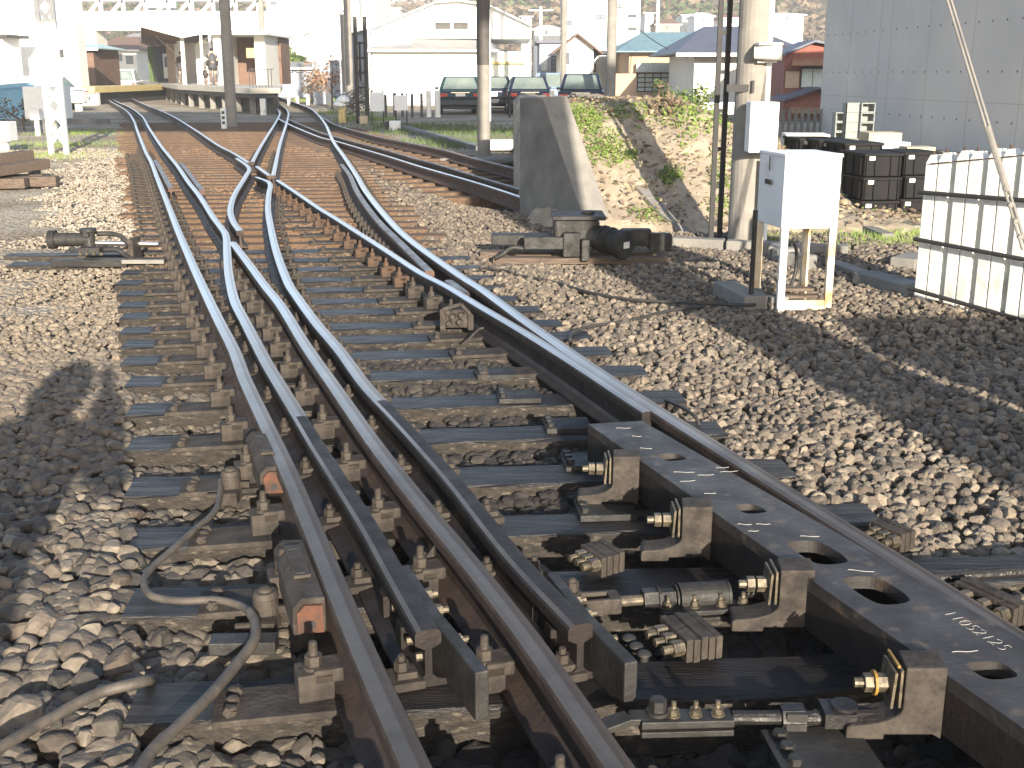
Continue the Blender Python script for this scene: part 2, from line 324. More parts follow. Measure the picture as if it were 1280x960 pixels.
rail(A, 'left running rail nearest the left edge, grey shiny top with brown sides', 'A', ext=1.2)
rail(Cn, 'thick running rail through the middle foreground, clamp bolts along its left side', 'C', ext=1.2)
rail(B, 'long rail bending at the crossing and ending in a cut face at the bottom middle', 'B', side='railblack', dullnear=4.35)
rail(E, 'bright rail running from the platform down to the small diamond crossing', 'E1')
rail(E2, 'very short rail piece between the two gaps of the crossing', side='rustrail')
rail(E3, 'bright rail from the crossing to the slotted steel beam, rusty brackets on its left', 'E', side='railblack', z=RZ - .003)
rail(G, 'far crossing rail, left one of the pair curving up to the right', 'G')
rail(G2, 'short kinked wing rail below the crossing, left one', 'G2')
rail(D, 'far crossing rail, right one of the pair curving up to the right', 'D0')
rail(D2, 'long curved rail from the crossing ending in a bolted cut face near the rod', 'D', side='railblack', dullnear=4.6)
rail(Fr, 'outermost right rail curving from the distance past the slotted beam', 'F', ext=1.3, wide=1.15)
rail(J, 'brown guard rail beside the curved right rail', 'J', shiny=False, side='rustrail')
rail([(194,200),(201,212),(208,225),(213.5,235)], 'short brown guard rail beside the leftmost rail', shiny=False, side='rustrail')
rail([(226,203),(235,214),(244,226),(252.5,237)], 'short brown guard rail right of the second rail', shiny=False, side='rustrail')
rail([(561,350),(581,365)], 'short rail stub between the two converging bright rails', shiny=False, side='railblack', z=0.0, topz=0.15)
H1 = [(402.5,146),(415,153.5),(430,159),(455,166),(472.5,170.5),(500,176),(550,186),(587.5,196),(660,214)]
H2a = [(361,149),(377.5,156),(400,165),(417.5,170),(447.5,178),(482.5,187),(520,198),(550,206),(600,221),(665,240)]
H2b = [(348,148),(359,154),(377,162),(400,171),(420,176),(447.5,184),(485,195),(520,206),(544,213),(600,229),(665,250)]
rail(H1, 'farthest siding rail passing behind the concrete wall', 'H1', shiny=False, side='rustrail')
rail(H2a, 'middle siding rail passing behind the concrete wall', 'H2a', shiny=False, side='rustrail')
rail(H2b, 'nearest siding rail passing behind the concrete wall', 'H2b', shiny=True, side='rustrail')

def railx(key, Y):
    p = RAILS[key]
    for a, b in zip(p[:-1], p[1:]):
        if (a[1] - Y) * (b[1] - Y) <= 0 and a[1] != b[1]:
            t = (Y - a[1]) / (b[1] - a[1]); d = b - a
            ang = math.atan2(d[1], d[0]); ang = ang if ang > 0 else ang + math.pi
            return a[0] + t * (b[0] - a[0]), ang
    return None, None

# ------------------------------------------------------------------ sleepers with plates
SL = []     # (xl, yl, xr) footprints
TILT = R(5.2)
def sleeper_mesh(xl, xr, y, w=0.2, near=True, mat=('wood', 'woodend'), top=0.012, h=0.15, tilt=TILT):
    L = (xr - xl) / math.cos(tilt); n = max(6, int(L / (0.12 if near else 0.5))); mb = MB()
    for i in range(n + 1):
        u = L * i / n
        j = 0.006 if near else 0.004
        for (a, b) in ((-w / 2, -h), (-w / 2, -0.008), (-w / 2 + 0.008, 0), (w / 2 - 0.008, 0), (w / 2, -0.008), (w / 2, -h)):
            e = random.uniform(-j, j); yy = a + e; zz = b + random.uniform(-j, j) * .35 * (b > -.1)
            mb.v.append((xl + u * math.cos(tilt) - yy * math.sin(tilt), y + u * math.sin(tilt) + yy * math.cos(tilt), top + zz))
    for i in range(n):
        for k in range(5): mb.f.append((i * 6 + k, i * 6 + k + 1, (i + 1) * 6 + k + 1, (i + 1) * 6 + k)); mb.m.append(1 if k in (0, 4) else 0)
    mb.f += [tuple(range(6)), tuple(reversed(range(n * 6, n * 6 + 6)))]; mb.m += [1, 1]
    return mb
def plate_proto():
    t = MB().box((0, 0, 0.009), (0.30, 0.15, 0.018)).build('tie_plate', 'iron', bevel=0.003, origin=(0, 0, 0))
    s = MB()
    for yy in (-.045, .0, .045): s.cyl((-.105 + .01 * yy / .045, yy, .018), (-.105, yy, .034), .017, .016, 6); s.dome((-.105, yy, .034), .014, .006)
    s.build('screw', 'iron', t)
    return t
def clamp_proto(mat='iron'):
    c = MB().box((0, 0, .035), (.085, .075, .07)).box((.03, 0, .06), (.07, .075, .035)).build('rail_clamp', mat, bevel=0.004, origin=(0, 0, 0))
    b = MB().cyl((0, 0, .07), (0, 0, .078), .026, n=16).cyl((0, 0, .078), (0, 0, .104), .0205, n=6).cyl((0, 0, .104), (0, 0, .135), .011, .010, n=10).dome((0, 0, .135), .010, .004)
    b.build('bolt', mat, c)
    return c
PP = plate_proto(); CP = clamp_proto(); CR = clamp_proto('ironrust')
def clip_proto():
    c = MB().box((0, 0, .02), (.10, .09, .022)).box((-.01, 0, .038), (.05, .05, .018)).build('rail_clip', 'iron', bevel=0.003, origin=(0, 0, 0))
    MB().cyl((0, 0, .045), (0, 0, .07), .018, n=6).cyl((0, 0, .07), (0, 0, .085), .009, n=8).build('bolt', 'iron', c); return c
KP = clip_proto()
used = set()
def put(proto, parent, x, y, rz, z=0.012):
    o = copy_tree(proto); o.parent = parent; KIDS.setdefault(parent.name, []).append(o)
    o.location = (x - parent.location[0], y - parent.location[1], z - parent.location[2]); o.rotation_euler = (0, 0, rz); return o
def put_all(o):
    for p in (PP, CP, CR, KP):
        for k in KIDS.get(p.name, []): bpy.data.objects.remove(k)
        bpy.data.objects.remove(p)
left = [(-.60, 1.45), (-.74, 1.95), (-.90, 2.455), (-1.08, 3.0), (-1.22, 3.47), (-1.38, 3.95), (-1.54, 4.455), (-1.70, 4.95), (-1.86, 5.435), (-2.02, 5.865), (-2.14, 6.25), (-2.27, 6.60), (-2.40, 7.02), (-2.53, 7.38), (-2.67, 7.79), (-2.82, 8.2)]
y = 8.2
while y < 36:
    y += 0.47 if y < 20 else 0.62
    xa, _ = railx('A', y)
    left.append((xa - random.uniform(.3, .55), y))
ordn = 'first second third fourth fifth sixth seventh eighth ninth tenth eleventh twelfth thirteenth fourteenth fifteenth sixteenth'.split()
for i, (xl, yl) in enumerate(left):
    near = yl < 9
    yy = yl + 1.9 * math.sin(TILT)
    xf, _ = railx('F', max(yy, 1.2)); xr = (xf if xf else 1.9) + .42 + random.uniform(-.06, .1)
    if i <= 1: xr = 2.2
    if i == 3: xr = 3.0
    if yl > 16: xr = min(xr, xl + 6.5)
    if 8.9 < yl < 9.8: xl_ = xl - .95
    elif yl > 20 and False: xl_ = xl
    else: xl_ = xl
    wdt = 0.2 + random.uniform(-.012, .012)
    mb = sleeper_mesh(xl_, xr, yl - (xl - xl_) * math.tan(TILT), wdt, near, mat=None)
    SL.append((xl_, yl - (xl - xl_) * math.tan(TILT), xr, wdt))
    far_ = yl > 9.9
    if i < 16: lab = '%s dark timber sleeper from the bottom of the photo, lying under the crossing rails' % ordn[i]
    else: lab = 'narrow brown timber sleeper far up the track, sunk in ballast'
    o = mb.build('sleeper', ['woodbrown', 'woodbrown'] if far_ else ['wood', 'woodend'], label=lab, cat='railway sleeper', group='timber sleepers under the crossing tracks')
    o.location = o.location
    if yl > 22: continue
    def ysl(x): return yl + (x - xl) * math.tan(TILT)
    for key, side_, pr in (('A', -1, 1), ('C', -1, 0), ('C', 1, 2), ('D', 1, 2), ('E', -1, 1), ('F', 1, 2), ('A', 1, 2), ('D0', -1, 2), ('G', -1, 2)):
        x, ang = railx(key, yl + .1)
        if x is None: continue
        yv = ysl(x); x, ang = railx(key, yv)
        if x is None: continue
        if key == 'E' and (yv < 5.2): continue
        if key == 'D' and yv > 9.0 and side_ > 0: pass
        rz = ang - math.pi / 2; c, s_ = math.cos(rz), math.sin(rz)
        def off(d): return x + d * c, yv + d * s_
        if pr == 1:
            px_, py_ = off(side_ * .19); put(PP, o, px_, py_, rz * .6 + (math.pi if side_ > 0 else 0))
            if key == 'E' and yv > 7.6: q = put(CR, o, *off(side_ * .085), rz, .028)
            elif not (key == 'E' and yv < 6.6): q = put(CP, o, *off(side_ * .105), rz, .030)
        elif pr == 0:
            put(CP, o, *off(side_ * .095), rz, .025)
        else:
            put(KP, o, *off(side_ * .105), rz + (0 if side_ < 0 else math.pi))
# siding sleepers
hp = RAILS['H2b']; hq = RAILS['H1']
k = 0
for yy in np.arange(14.3, 33, .62):
    x0, ang = railx('H2b', yy)
    if x0 is None: continue
    rz = ang - math.pi / 2; c, s_ = math.cos(rz), math.sin(rz)
    mb = sleeper_mesh(x0 - .5, x0 + 1.95, yy - .5 * math.tan(rz), .2, False, tilt=rz, top=.012)
    mb.build('sleeper', ['woodbrown', 'woodbrown'], label='brown sleeper under the siding rails behind the concrete wall', cat='railway sleeper', group='timber sleepers under the siding')
# guard rail J chairs
jp = RAILS['J']; 
for i in range(2, len(jp) - 2, 1):
    a, b = jp[i], jp[i + 1]; d = (b - a) / np.linalg.norm(b - a); r = np.array((d[1], -d[0]))
    L = np.linalg.norm(b - a); nn = max(1, int(L / .3))
    for q in range(nn):
        p = a + (b - a) * (q / nn); sgn = 1 if (r[0] < 0) else -1
        x, y_ = p + r * sgn * .10
        g = MB().box((x, y_, .05), (.09, .06, .08), rz=math.atan2(d[1], d[0])).cyl((x, y_, .09), (x, y_, .14), .014, n=6)
        g.build('guard_rail_bracket', 'iron', label='small iron bracket on the left side of the brown guard rail', cat='bracket', group='brackets along the brown guard rail')
put_all(None)

# ------------------------------------------------------------------ ballast stones
def ico(sub):
    bm = bmesh.new(); bmesh.ops.create_icosphere(bm, subdivisions=sub, radius=1); bm.verts.ensure_lookup_table()
    v = np.array([x.co[:] for x in bm.verts]); f = np.array([[q.index for q in x.verts] for x in bm.faces]); bm.free(); return v, f
def stone_protos(sub, cnt, rounded):
    v, f = ico(sub); out = []
    for _ in range(cnt):
        n = rng.normal(size=(rng.integers(9, 14), 3)); n /= np.linalg.norm(n, axis=1)[:, None]
        h = rng.uniform(0.6, 0.98, len(n))
        dn = v @ n.T; dn[dn < 0.08] = 0.08; r = (h / dn).min(axis=1)
        r = np.minimum(r, 1.25)
        if rounded: r = r * .92 + .06
        out.append(v * r[:, None])
    return out, f
def stone_mat(name, cols, rough=0.85):
    m = bpy.data.materials.new(name); m.use_nodes = True; n = m.node_tree.nodes; l = m.node_tree.links; b = n['Principled BSDF']
    at_ = n.new('ShaderNodeAttribute'); at_.attribute_name = 'tone'
    sp = n.new('ShaderNodeSeparateColor'); l.new(at_.outputs['Color'], sp.inputs[0])
    r = n.new('ShaderNodeValToRGB'); els = r.color_ramp.elements
    while len(els) < len(cols): els.new(0.5)
    for i, (p, c) in enumerate(cols): els[i].position = p; els[i].color = (*c, 1)
    l.new(sp.outputs[0], r.inputs[0])
    tc = n.new('ShaderNodeTexCoord'); t = n.new('ShaderNodeTexNoise'); t.inputs['Scale'].default_value = 35; t.inputs['Detail'].default_value = 6; l.new(tc.outputs['Object'], t.inputs[0])
    mr = n.new('ShaderNodeMapRange'); mr.inputs[3].default_value = .35; mr.inputs[4].default_value = 1.6; l.new(t.outputs[0], mr.inputs[0])
    mx = n.new('ShaderNodeMixRGB'); mx.blend_type = 'MULTIPLY'; mx.inputs[0].default_value = 1; l.new(r.outputs[0], mx.inputs[1]); l.new(mr.outputs[0], mx.inputs[2])
    # oily / rusty stain carried by the stone itself
    m2 = n.new('ShaderNodeMixRGB'); l.new(sp.outputs[1], m2.inputs[0]); l.new(mx.outputs[0], m2.inputs[1]); m2.inputs[2].default_value = (0.014, 0.012, 0.011, 1)
    m3 = n.new('ShaderNodeMixRGB'); l.new(sp.outputs[2], m3.inputs[0]); l.new(m2.outputs[0], m3.inputs[1]); m3.inputs[2].default_value = (0.2, 0.115, 0.062, 1)
    l.new(m3.outputs[0], b.inputs['Base Color']); b.inputs['Roughness'].default_value = rough
    bp = n.new('ShaderNodeBump'); bp.inputs['Strength'].default_value = .8; bp.inputs['Distance'].default_value = .008; l.new(t.outputs[0], bp.inputs['Height']); l.new(bp.outputs[0], b.inputs['Normal'])
    return m
M['stone'] = stone_mat('ballast_stone', [(0, (0.04, 0.036, 0.032)), (.25, (0.08, 0.068, 0.056)), (.5, (0.145, 0.12, 0.094)), (.8, (0.25, 0.205, 0.152)), (1, (0.44, 0.385, 0.31))])
def in_sleeper(x, y):
    m = np.zeros(len(x), bool)
    for (xl, yl, xr, w_) in SL:
        yc = yl + (x - xl) * math.tan(TILT)
        m |= (np.abs(y - yc) < w_ / 2 + .012) & (x > xl - .015) & (x < xr + .015)
    return m
def rx_arr(key, y, default):
    p = np.array(RAILS[key]); o = np.argsort(p[:, 1]); return np.interp(y, p[o, 1], p[o, 0], left=None, right=None)
def scatter(x0, x1, y0, y1, dens, sub, size, protos=24, wedge=True):
    n = int((x1 - x0) * (y1 - y0) * dens); x = rng.uniform(x0, x1, n); y = rng.uniform(y0, y1, n)
    if wedge: k = np.abs(x) < .47 * y + .5; x = x[k]; y = y[k]
    k = ~in_sleeper(x, y) | ((y > 11) & (rng.uniform(0, 1, len(x)) < np.clip((y - 9) * .045, 0, .5))); x = x[k]; y = y[k]
    # keep out of bank / wall area
    k = ~((y > 11.0) & (x > 0.72 - .63 * (y - 11.3)) & (x > -.2 - .3 * (y - 12))); x = x[k]; y = y[k]
    n = len(x); r = np.minimum(rng.lognormal(math.log(size), .28, n), size * 1.75)
    xa = rx_arr('A', y, 0); xf = rx_arr('F', y, 0)
    slx = np.interp(y, [a[1] for a in left], [a[0] for a in left])
    intrack = (x > slx) & (x < xf + .3)
    left_ = x < slx; right_ = ~intrack & ~left_
    r = np.where(right_, r * .8, r); r = np.where(left_ & (y > 4.5), r * (1 - .42 * np.clip((y - 4.5) / 4, 0, 1)), r)
    h = np.where(intrack, -.062, -.012)
    h = np.where(intrack & (x < xa), -.045, h)
    h = np.where(intrack & (y > 3.9), -.042, h); h = np.where(intrack & (y > 5), -.026, h); h = np.where(intrack & (y > 9), -.008, h)
    deep = intrack & (y < 3.5) & (x > rx_arr('C', y, 0) + .1); h = np.where(deep, -.12, h)
    h = np.where(right_, .0, h)
    h = h + .012 * np.sin(x * 3.1 + y * 1.7) + .01 * np.sin(x * 1.3 - y * 2.9)
    z = h - r * .35 + rng.uniform(-.014, .014, n)
    z = np.where(left_ & (y > 6), z - .012, z)
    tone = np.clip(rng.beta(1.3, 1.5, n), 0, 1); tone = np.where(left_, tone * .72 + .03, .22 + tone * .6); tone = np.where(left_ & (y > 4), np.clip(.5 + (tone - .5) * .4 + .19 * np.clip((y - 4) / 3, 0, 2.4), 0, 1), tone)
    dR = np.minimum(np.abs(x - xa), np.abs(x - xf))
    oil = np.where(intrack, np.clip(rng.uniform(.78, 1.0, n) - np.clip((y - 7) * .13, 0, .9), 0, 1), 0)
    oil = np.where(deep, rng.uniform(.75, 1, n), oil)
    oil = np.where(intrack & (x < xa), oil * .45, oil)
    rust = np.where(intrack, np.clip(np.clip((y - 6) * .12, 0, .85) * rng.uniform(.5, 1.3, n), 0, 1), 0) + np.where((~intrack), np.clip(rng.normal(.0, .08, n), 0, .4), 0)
    out = []
    for rounded, msk in ((True, left_ | intrack), (False, right_)):
        idx = np.nonzero(msk)[0]
        if len(idx) == 0: continue
        pr, f = stone_protos(sub, protos, rounded); pr = np.array(pr)
        pid = rng.integers(0, protos, len(idx)); V = pr[pid]                       # (k, nv, 3)
        flat = rng.uniform(.4, .72, len(idx)) if rounded else rng.uniform(.6, .95, len(idx))
        sc = np.stack([np.ones(len(idx)), rng.uniform(.7, 1, len(idx)), flat], 1); V = V * sc[:, None, :]
        a = rng.uniform(0, 2 * np.pi, len(idx)); t_ = rng.normal(0, .35 if rounded else .8, len(idx))
        ct, st = np.cos(t_), np.sin(t_); Y2 = V[:, :, 1] * ct[:, None] - V[:, :, 2] * st[:, None]; Z2 = V[:, :, 1] * st[:, None] + V[:, :, 2] * ct[:, None]
        ca, sa = np.cos(a), np.sin(a); X3 = V[:, :, 0] * ca[:, None] - Y2 * sa[:, None]; Y3 = V[:, :, 0] * sa[:, None] + Y2 * ca[:, None]
        W = np.stack([X3, Y3, Z2], 2) * r[idx][:, None, None] + np.stack([x[idx], y[idx], z[idx]], 1)[:, None, :]
        nv = V.shape[1]; FF = f[None] + (np.arange(len(idx)) * nv)[:, None, None]
        colr = np.repeat(np.stack([tone[idx], oil[idx], np.clip(rust[idx], 0, 1), np.ones(len(idx))], 1), nv, axis=0)
        out.append((W.reshape(-1, 3), FF.reshape(-1, 3), colr))
    return out
parts = []
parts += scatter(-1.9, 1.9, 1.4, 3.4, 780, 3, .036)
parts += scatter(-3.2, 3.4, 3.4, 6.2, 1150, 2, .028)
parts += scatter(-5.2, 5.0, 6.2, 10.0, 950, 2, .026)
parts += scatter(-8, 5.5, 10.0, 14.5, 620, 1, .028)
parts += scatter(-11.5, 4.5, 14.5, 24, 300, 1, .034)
def join_parts(parts, name, mat):
    off = 0; V = []; Fc = []; Cc = []
    for v, f, c in parts: V.append(v); Fc.append(f + off); Cc.append(c); off += len(v)
    V = np.concatenate(V).astype(np.float32); Fc = np.concatenate(Fc).astype(np.int32); Cc = np.concatenate(Cc).astype(np.float32)
    me = bpy.data.meshes.new(name); me.vertices.add(len(V)); me.vertices.foreach_set('co', V.ravel())
    me.loops.add(len(Fc) * 3); me.loops.foreach_set('vertex_index', Fc.ravel()); me.polygons.add(len(Fc))
    me.polygons.foreach_set('loop_start', np.arange(0, len(Fc) * 3, 3, dtype=np.int32)); 
    me.polygons.foreach_set('use_smooth', np.zeros(len(Fc), dtype=bool)); me.update(calc_edges=True)
    ca = me.color_attributes.new('tone', 'FLOAT_COLOR', 'POINT'); ca.data.foreach_set('color', Cc.ravel())
    me.materials.append(M[mat]); o = bpy.data.objects.new(name, me); COL.objects.link(o); return o, len(Fc)
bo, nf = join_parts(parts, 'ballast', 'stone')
setp(bo, 'loose grey and tan track ballast stones covering the ground around the rails', 'ballast', kind='stuff')
print('ballast faces', nf)

#@@PART2
# ------------------------------------------------------------------ slotted steel beam with brackets
ZB = .185
def beam():
    LT, RT = at(735, 530, ZB), at(802, 526, ZB); L2, R2 = at(1290, 918, ZB), at(1290, 806, ZB)
    d = (L2 - LT).normalized(); L2 = LT + d * 3.1; R2 = RT + (R2 - RT).normalized() * 2.9
    outer = [LT, L2, R2, RT]
    def rnd(q):
        q = [at(x, y, ZB) for x, y in q]
        for _ in range(3):
            o = []
            for i in range(len(q)):
                a, b = q[i], q[(i + 1) % len(q)]; k = .25 if _ else .18
                o += [a.lerp(b, k), a.lerp(b, 1 - k)]
            q = o
        return q
    holes = [rnd(h) for h in ([(818,568),(846,566),(861,574),(834,577)], [(914,631),(942,629),(962,640),(932,643)], [(977,677),(1024,675),(1068,703),(1020,707)], [(1044,722),(1097,719),(1146,752),(1098,758)], [(1200,828),(1250,826),(1278,846),(1234,851)])]
    loops = [[p.copy() for p in outer]] + [[p.copy() for p in h] for h in holes]
    tris = geometry.tessellate_polygon(loops); flat = [p for lp in loops for p in lp]
    mb = MB(); N = len(flat); th = .035
    vs = flat + [p - Vector((0, 0, th)) for p in flat]; fs = [tuple(t) for t in tris] + [tuple(i + N for i in reversed(t)) for t in tris]
    o = 0
    for lp in loops:
        n = len(lp)
        for i in range(n): fs.append((o + i, o + (i + 1) % n, N + o + (i + 1) % n, N + o + i))
        o += n
    mb.add(vs, fs)
    t = thing('slotted_steel_beam', (*LT[:2], 0), 'long flat dark steel beam with five slots and chalk marks, beside the right rail', 'steel beam')
    mb.build('top_plate', 'beam', t)
    n_ = Vector((-d[1], d[0], 0)); n_ = n_ if n_[0] > 0 else -n_
    s = MB(); a = LT + n_ * .012; b = L2 + n_ * .012
    s.bar(a - Vector((0, 0, th + .055)), b - Vector((0, 0, th + .055)), .024, .108); s.build('side_plate', 'railblack', t)
    s = MB(); a = RT - n_ * .02; b = R2 - n_ * .02
    s.bar(a - Vector((0, 0, th + .055)), b - Vector((0, 0, th + .055)), .024, .108); s.build('side_plate', 'railblack', t)
    # chalk writing
    ang = math.atan2(d[1], d[0])
    def text(s_, p, size, rot, name='chalk_writing'):
        c = bpy.data.curves.new('chalk', 'FONT'); c.body = s_; c.size = size; c.extrude = .0004; c.offset = -0.0022
        o_ = bpy.data.objects.new('tmp', c); COL.objects.link(o_); dg = bpy.context.evaluated_depsgraph_get(); me = bpy.data.meshes.new_from_object(o_.evaluated_get(dg))
        bpy.data.objects.remove(o_); q = bpy.data.objects.new(name, me); COL.objects.link(q); me.materials.clear(); me.materials.append(M['chalk'])
        q.parent = t; q.location = (p[0] - t.location[0], p[1] - t.location[1], ZB + .0012); q.rotation_euler = (0, 0, rot)
    text('11052125', at(1176, 766, ZB), .052, ang)
    # faint chalk scratches
    for (x, y) in ((790,545),(800,560),(842,590),(850,602),(872,594),(895,585),(880,617),(922,655),(945,655),(935,664),(1000,670),(900,590),(770,535),(1060,712),(1190,815)):
        m_ = MB(); p = at(x, y, ZB + .0015); a_ = random.uniform(-.25, .25); L_ = random.uniform(.03, .07)
        pts = [p + Vector((math.cos(a_) * L_ * k / 6, math.sin(a_) * L_ * k / 6 + .002 * math.sin(k * 1.3), 0)) for k in range(7)]
        m_.tube(pts, .0007, 4); m_.build('chalk_mark', 'chalk', t)
    # brackets
    names = ['bracket']
    for i, (px, py) in enumerate(((798, 632), (888, 702), (1014, 790), (1176, 925))):
        p = at(px, py, .03); k = thing if False else None
        H = .175; W = .095; Dp = .085
        prof = [(0, .0), (0, H), (-W * .95, H), (-W * .95, .075)]
        for q in range(1, 7):
            a_ = q / 6 * math.pi / 2; prof.append((-W * .95 - .11 * (1 - math.cos(a_)), .075 - .04 * math.sin(a_) + 0.0))
        prof += [(-W * .95 - .12, .03), (-W * .95 - .12, -.0), (-W * .8 - .05, -.0), (-W * .8 - .05, .012), (-.02, .012)]
        m_ = MB(); m_.prism([p + Vector((x, 0, z)) for x, z in prof], (.008, Dp, 0))
        b_ = m_.build('bracket', 'iron' if i < 3 else 'iron', t, bevel=.004)
        g = MB(); g.box(p + Vector((-W - .004, Dp / 2, .125)), (.006, Dp * 1.05, .09)).box(p + Vector((-W - .018, Dp / 2, .12)), (.006, Dp * 1.0, .085), ry=.06)
        g.build('shim', 'bolt', b_)
        c = p + Vector((-W - .02, Dp * .45, .12)); r_ = .021
        g = MB(); g.cyl(c, c + Vector((-.028, 0, 0)), r_, n=6).cyl(c + Vector((-.034, 0, 0)), c + Vector((-.054, 0, 0)), r_, n=6).cyl(c + Vector((-.05, 0, 0)), c + Vector((-.075, 0, 0)), .011, n=10)
        g.build('bolt', 'bolt', b_)
        if i == 3:
            MB().cyl(c + Vector((-.028, 0, 0)), c + Vector((-.034, 0, 0)), .028, n=16).box(p + Vector((-W - .01, Dp / 2, H + .001)), (.006, Dp * .9, .006)).build('yellow_washer', 'yellow', b_)
    return t
BEAM = beam()

# cut ends of rails B and D : flared guide bars with blocks and bolts
def guide_bar(key, side, tip_px, start_px, label):
    tip = at(*tip_px, .10); st = at(*start_px, .10); d = (tip - st).normalized()
    t = thing('guide_bar', (st[0], st[1], 0), label, 'guide bar')
    m_ = MB(); mid = st.lerp(tip, .55); m_.bar(st + Vector((0, 0, -.015)), mid + Vector((0, 0, -.015)), .030, .12); tp2 = tip + Vector((.02, 0, 0))
    m_.bar(mid - d * .004 + Vector((0, 0, -.017)), tp2 + Vector((0, 0, -.017)), .034, .125); m_.build('bar', 'irongrey', t, bevel=.004)
    n_ = Vector((d[1], -d[0], 0)); n_ = n_ if n_[0] > 0 else -n_
    for k in (.18, .34, .62):
        c = st.lerp(tip, k) + n_ * .018
        MB().cyl(c, c + n_ * .028, .017, n=6).cyl(c + n_ * .028, c + n_ * .045, .009, n=8).build('bolt', 'bolt', t)
    for k in (.1, .4): c = st.lerp(tip, k) - n_ * .04; MB().box(c - Vector((0, 0, .03)), (.05, .08, .06), rz=math.atan2(d[1], d[0])).build('spacer_block', 'railblack', t)
guide_bar('B', 1, (592, 862), (505, 725), 'flared dark bar bolted beside the cut rail end at the bottom middle')
guide_bar('D', 1, (778, 850), (690, 735), 'flared bar beside the bolted cut rail end left of the rods')
for (pp, lab) in ((((545,815),(530,790),(505,745),(487,720)), 'B'), (((738,800),(722,778),(700,748),(640,690)), 'D')):
    pass
def webbolts(key, pxs):
    for i, (x, y) in enumerate(pxs):
        c = at(x, y, .085); MB().cyl(c, c + Vector((-.02, -.006, 0)), .011, n=6).build('rail_bolt', 'bolt', label='small bolt on the web of the cut %s rail, %s of four from its end' % (key, ('first', 'second', 'third', 'fourth')[(0, 1, 2, 3)[i]]), cat='bolt')
webbolts('left', ((530,820),(518,800),(499,758),(486,738))); webbolts('right', ((720,806),(703,788),(657,730),(640,706)))

# ------------------------------------------------------------------ point rods
def nutz(m_, c, r, h=.02): m_.cyl(c, Vector(c) + Vector((0, 0, h)), r, n=6); m_.dome(Vector(c) + Vector((0, 0, h)), r * .55, r * .8)
def rod_upper():
    a = at(706, 757, .07); b = at(960, 738, .07); z = Vector((0, 0, 0)); d = (b - a).normalized()
    t = thing('point_rod', (a[0], a[1], 0), 'thick upper point rod with forked clevis and big round sleeve, running under the slotted beam', 'point rod')
    X = lambda s: a + d * s
    n_ = Vector((-d[1], d[0], 0))
    m_ = MB()
    for s in (1, -1): m_.bar(X(-.06) + n_ * s * .028 + Vector((0, 0, .0)), X(.13) + n_ * s * .024, .014, .045)
    m_.box(X(.135), (.03, .065, .045), rz=math.atan2(d[1], d[0])); m_.build('clevis', 'iron', t, bevel=.004)
    m_ = MB(); c = X(.02); m_.cyl(c + Vector((0, 0, .02)), c + Vector((0, 0, .042)), .024, n=6).cyl(c + Vector((0, 0, .042)), c + Vector((0, 0, .07)), .017, n=6).dome(c + Vector((0, 0, .07)), .012, .01); m_.build('pin', 'iron', t)
    MB().cyl(X(.14), X(.225), .0145, n=14).build('threaded_rod', 'bolt', t, smooth=False)
    m_ = MB().cyl(X(.215), X(.255), .031, n=6).cyl(X(.262), X(.305), .027, n=6).cyl(X(.256), X(.262), .034, n=16).cyl(X(.306), X(.311), .036, n=16); m_.build('lock_nut', 'irongrey', t)
    m_ = MB().cyl(X(.32), X(.45), .038, n=24).cyl(X(.45), X(.457), .041, n=24).cyl(X(.315), X(.32), .041, n=24).box(X(.37) + Vector((0, 0, -.038)), (.03, .02, .02)).box(X(.42) + Vector((0, 0, -.038)), (.03, .02, .02)); m_.build('sleeve', 'irongrey', t)
    MB().cyl(X(.5), X(1.9), .017, n=12).build('rod', 'ironblack', t)
rod_upper()
def bolted_plate(c0, c1, wd, th, bolts, label, extra=None):
    d = (c1 - c0).normalized(); t = thing('connecting_plate', (c0[0], c0[1], 0), label, 'connecting plate')
    MB().bar(c0, c1, wd, th).bar(c0 - Vector((0, 0, th + .006)), c1 - Vector((0, 0, th + .006)), wd * .95, th * .8).build('plate', 'irongrey', t, bevel=.002)
    for s in bolts:
        m_ = MB(); c = c0.lerp(c1, s) + Vector((0, 0, th / 2)); m_.cyl(c, c + Vector((0, 0, .004)), .016, n=14); nutz(m_, c + Vector((0, 0, .004)), .0125, .014); m_.cyl(c + Vector((0, 0, .018)), c + Vector((0, 0, .034)), .0055, n=8)
        m_.build('bolt', 'bolt', t)
    return t
bolted_plate(at(826, 764, .05), at(935, 757, .05), .06, .014, (.08, .38, .68, .94), 'flat plate with four upright bolts below the big round sleeve')
def rod_lower():
    a = at(745, 912, .04); b = at(786, 897, .055); c = at(915, 897, .055)
    t = bolted_plate(at(800, 900, .055), c, .055, .018, (.36, .6, .84), 'lower point rod plate with three bright bolts in front of the battered sleeper')
    d = (c - b).normalized()
    MB().bar(a, b, .045, .016).bar(b, at(812, 897, .057), .045, .016).build('cranked_end', 'irongrey', t, bevel=.003)
    q = at(822, 893, .06); MB().cyl(q, q + Vector((0, 0, .012)), .026, n=16).cyl(q + Vector((0, 0, .012)), q + Vector((0, 0, .038)), .02, n=6).build('pin', 'irongrey', t)
    z0 = c; MB().cyl(z0, z0 + d * .2, .016, n=12).cyl(z0 + d * .11, z0 + d * .16, .027, n=6).build('threaded_rod', 'ironblack', t)
    MB().box(z0 + d * .14, (.045, .05, .045)).build('lock_nut', 'irongrey', t)
    MB().bar(z0 + d * .2 + Vector((0, 0, .01)), z0 + d * .27 + Vector((0, 0, .01)), .07, .035).cyl(z0 + d * .25 - Vector((0, 0, .01)), z0 + d * .25 + Vector((0, 0, .035)), .03, n=16).cyl(z0 + d * .26, z0 + d * 1.6, .02, n=12).build('rod', 'ironblack', t)
rod_lower()
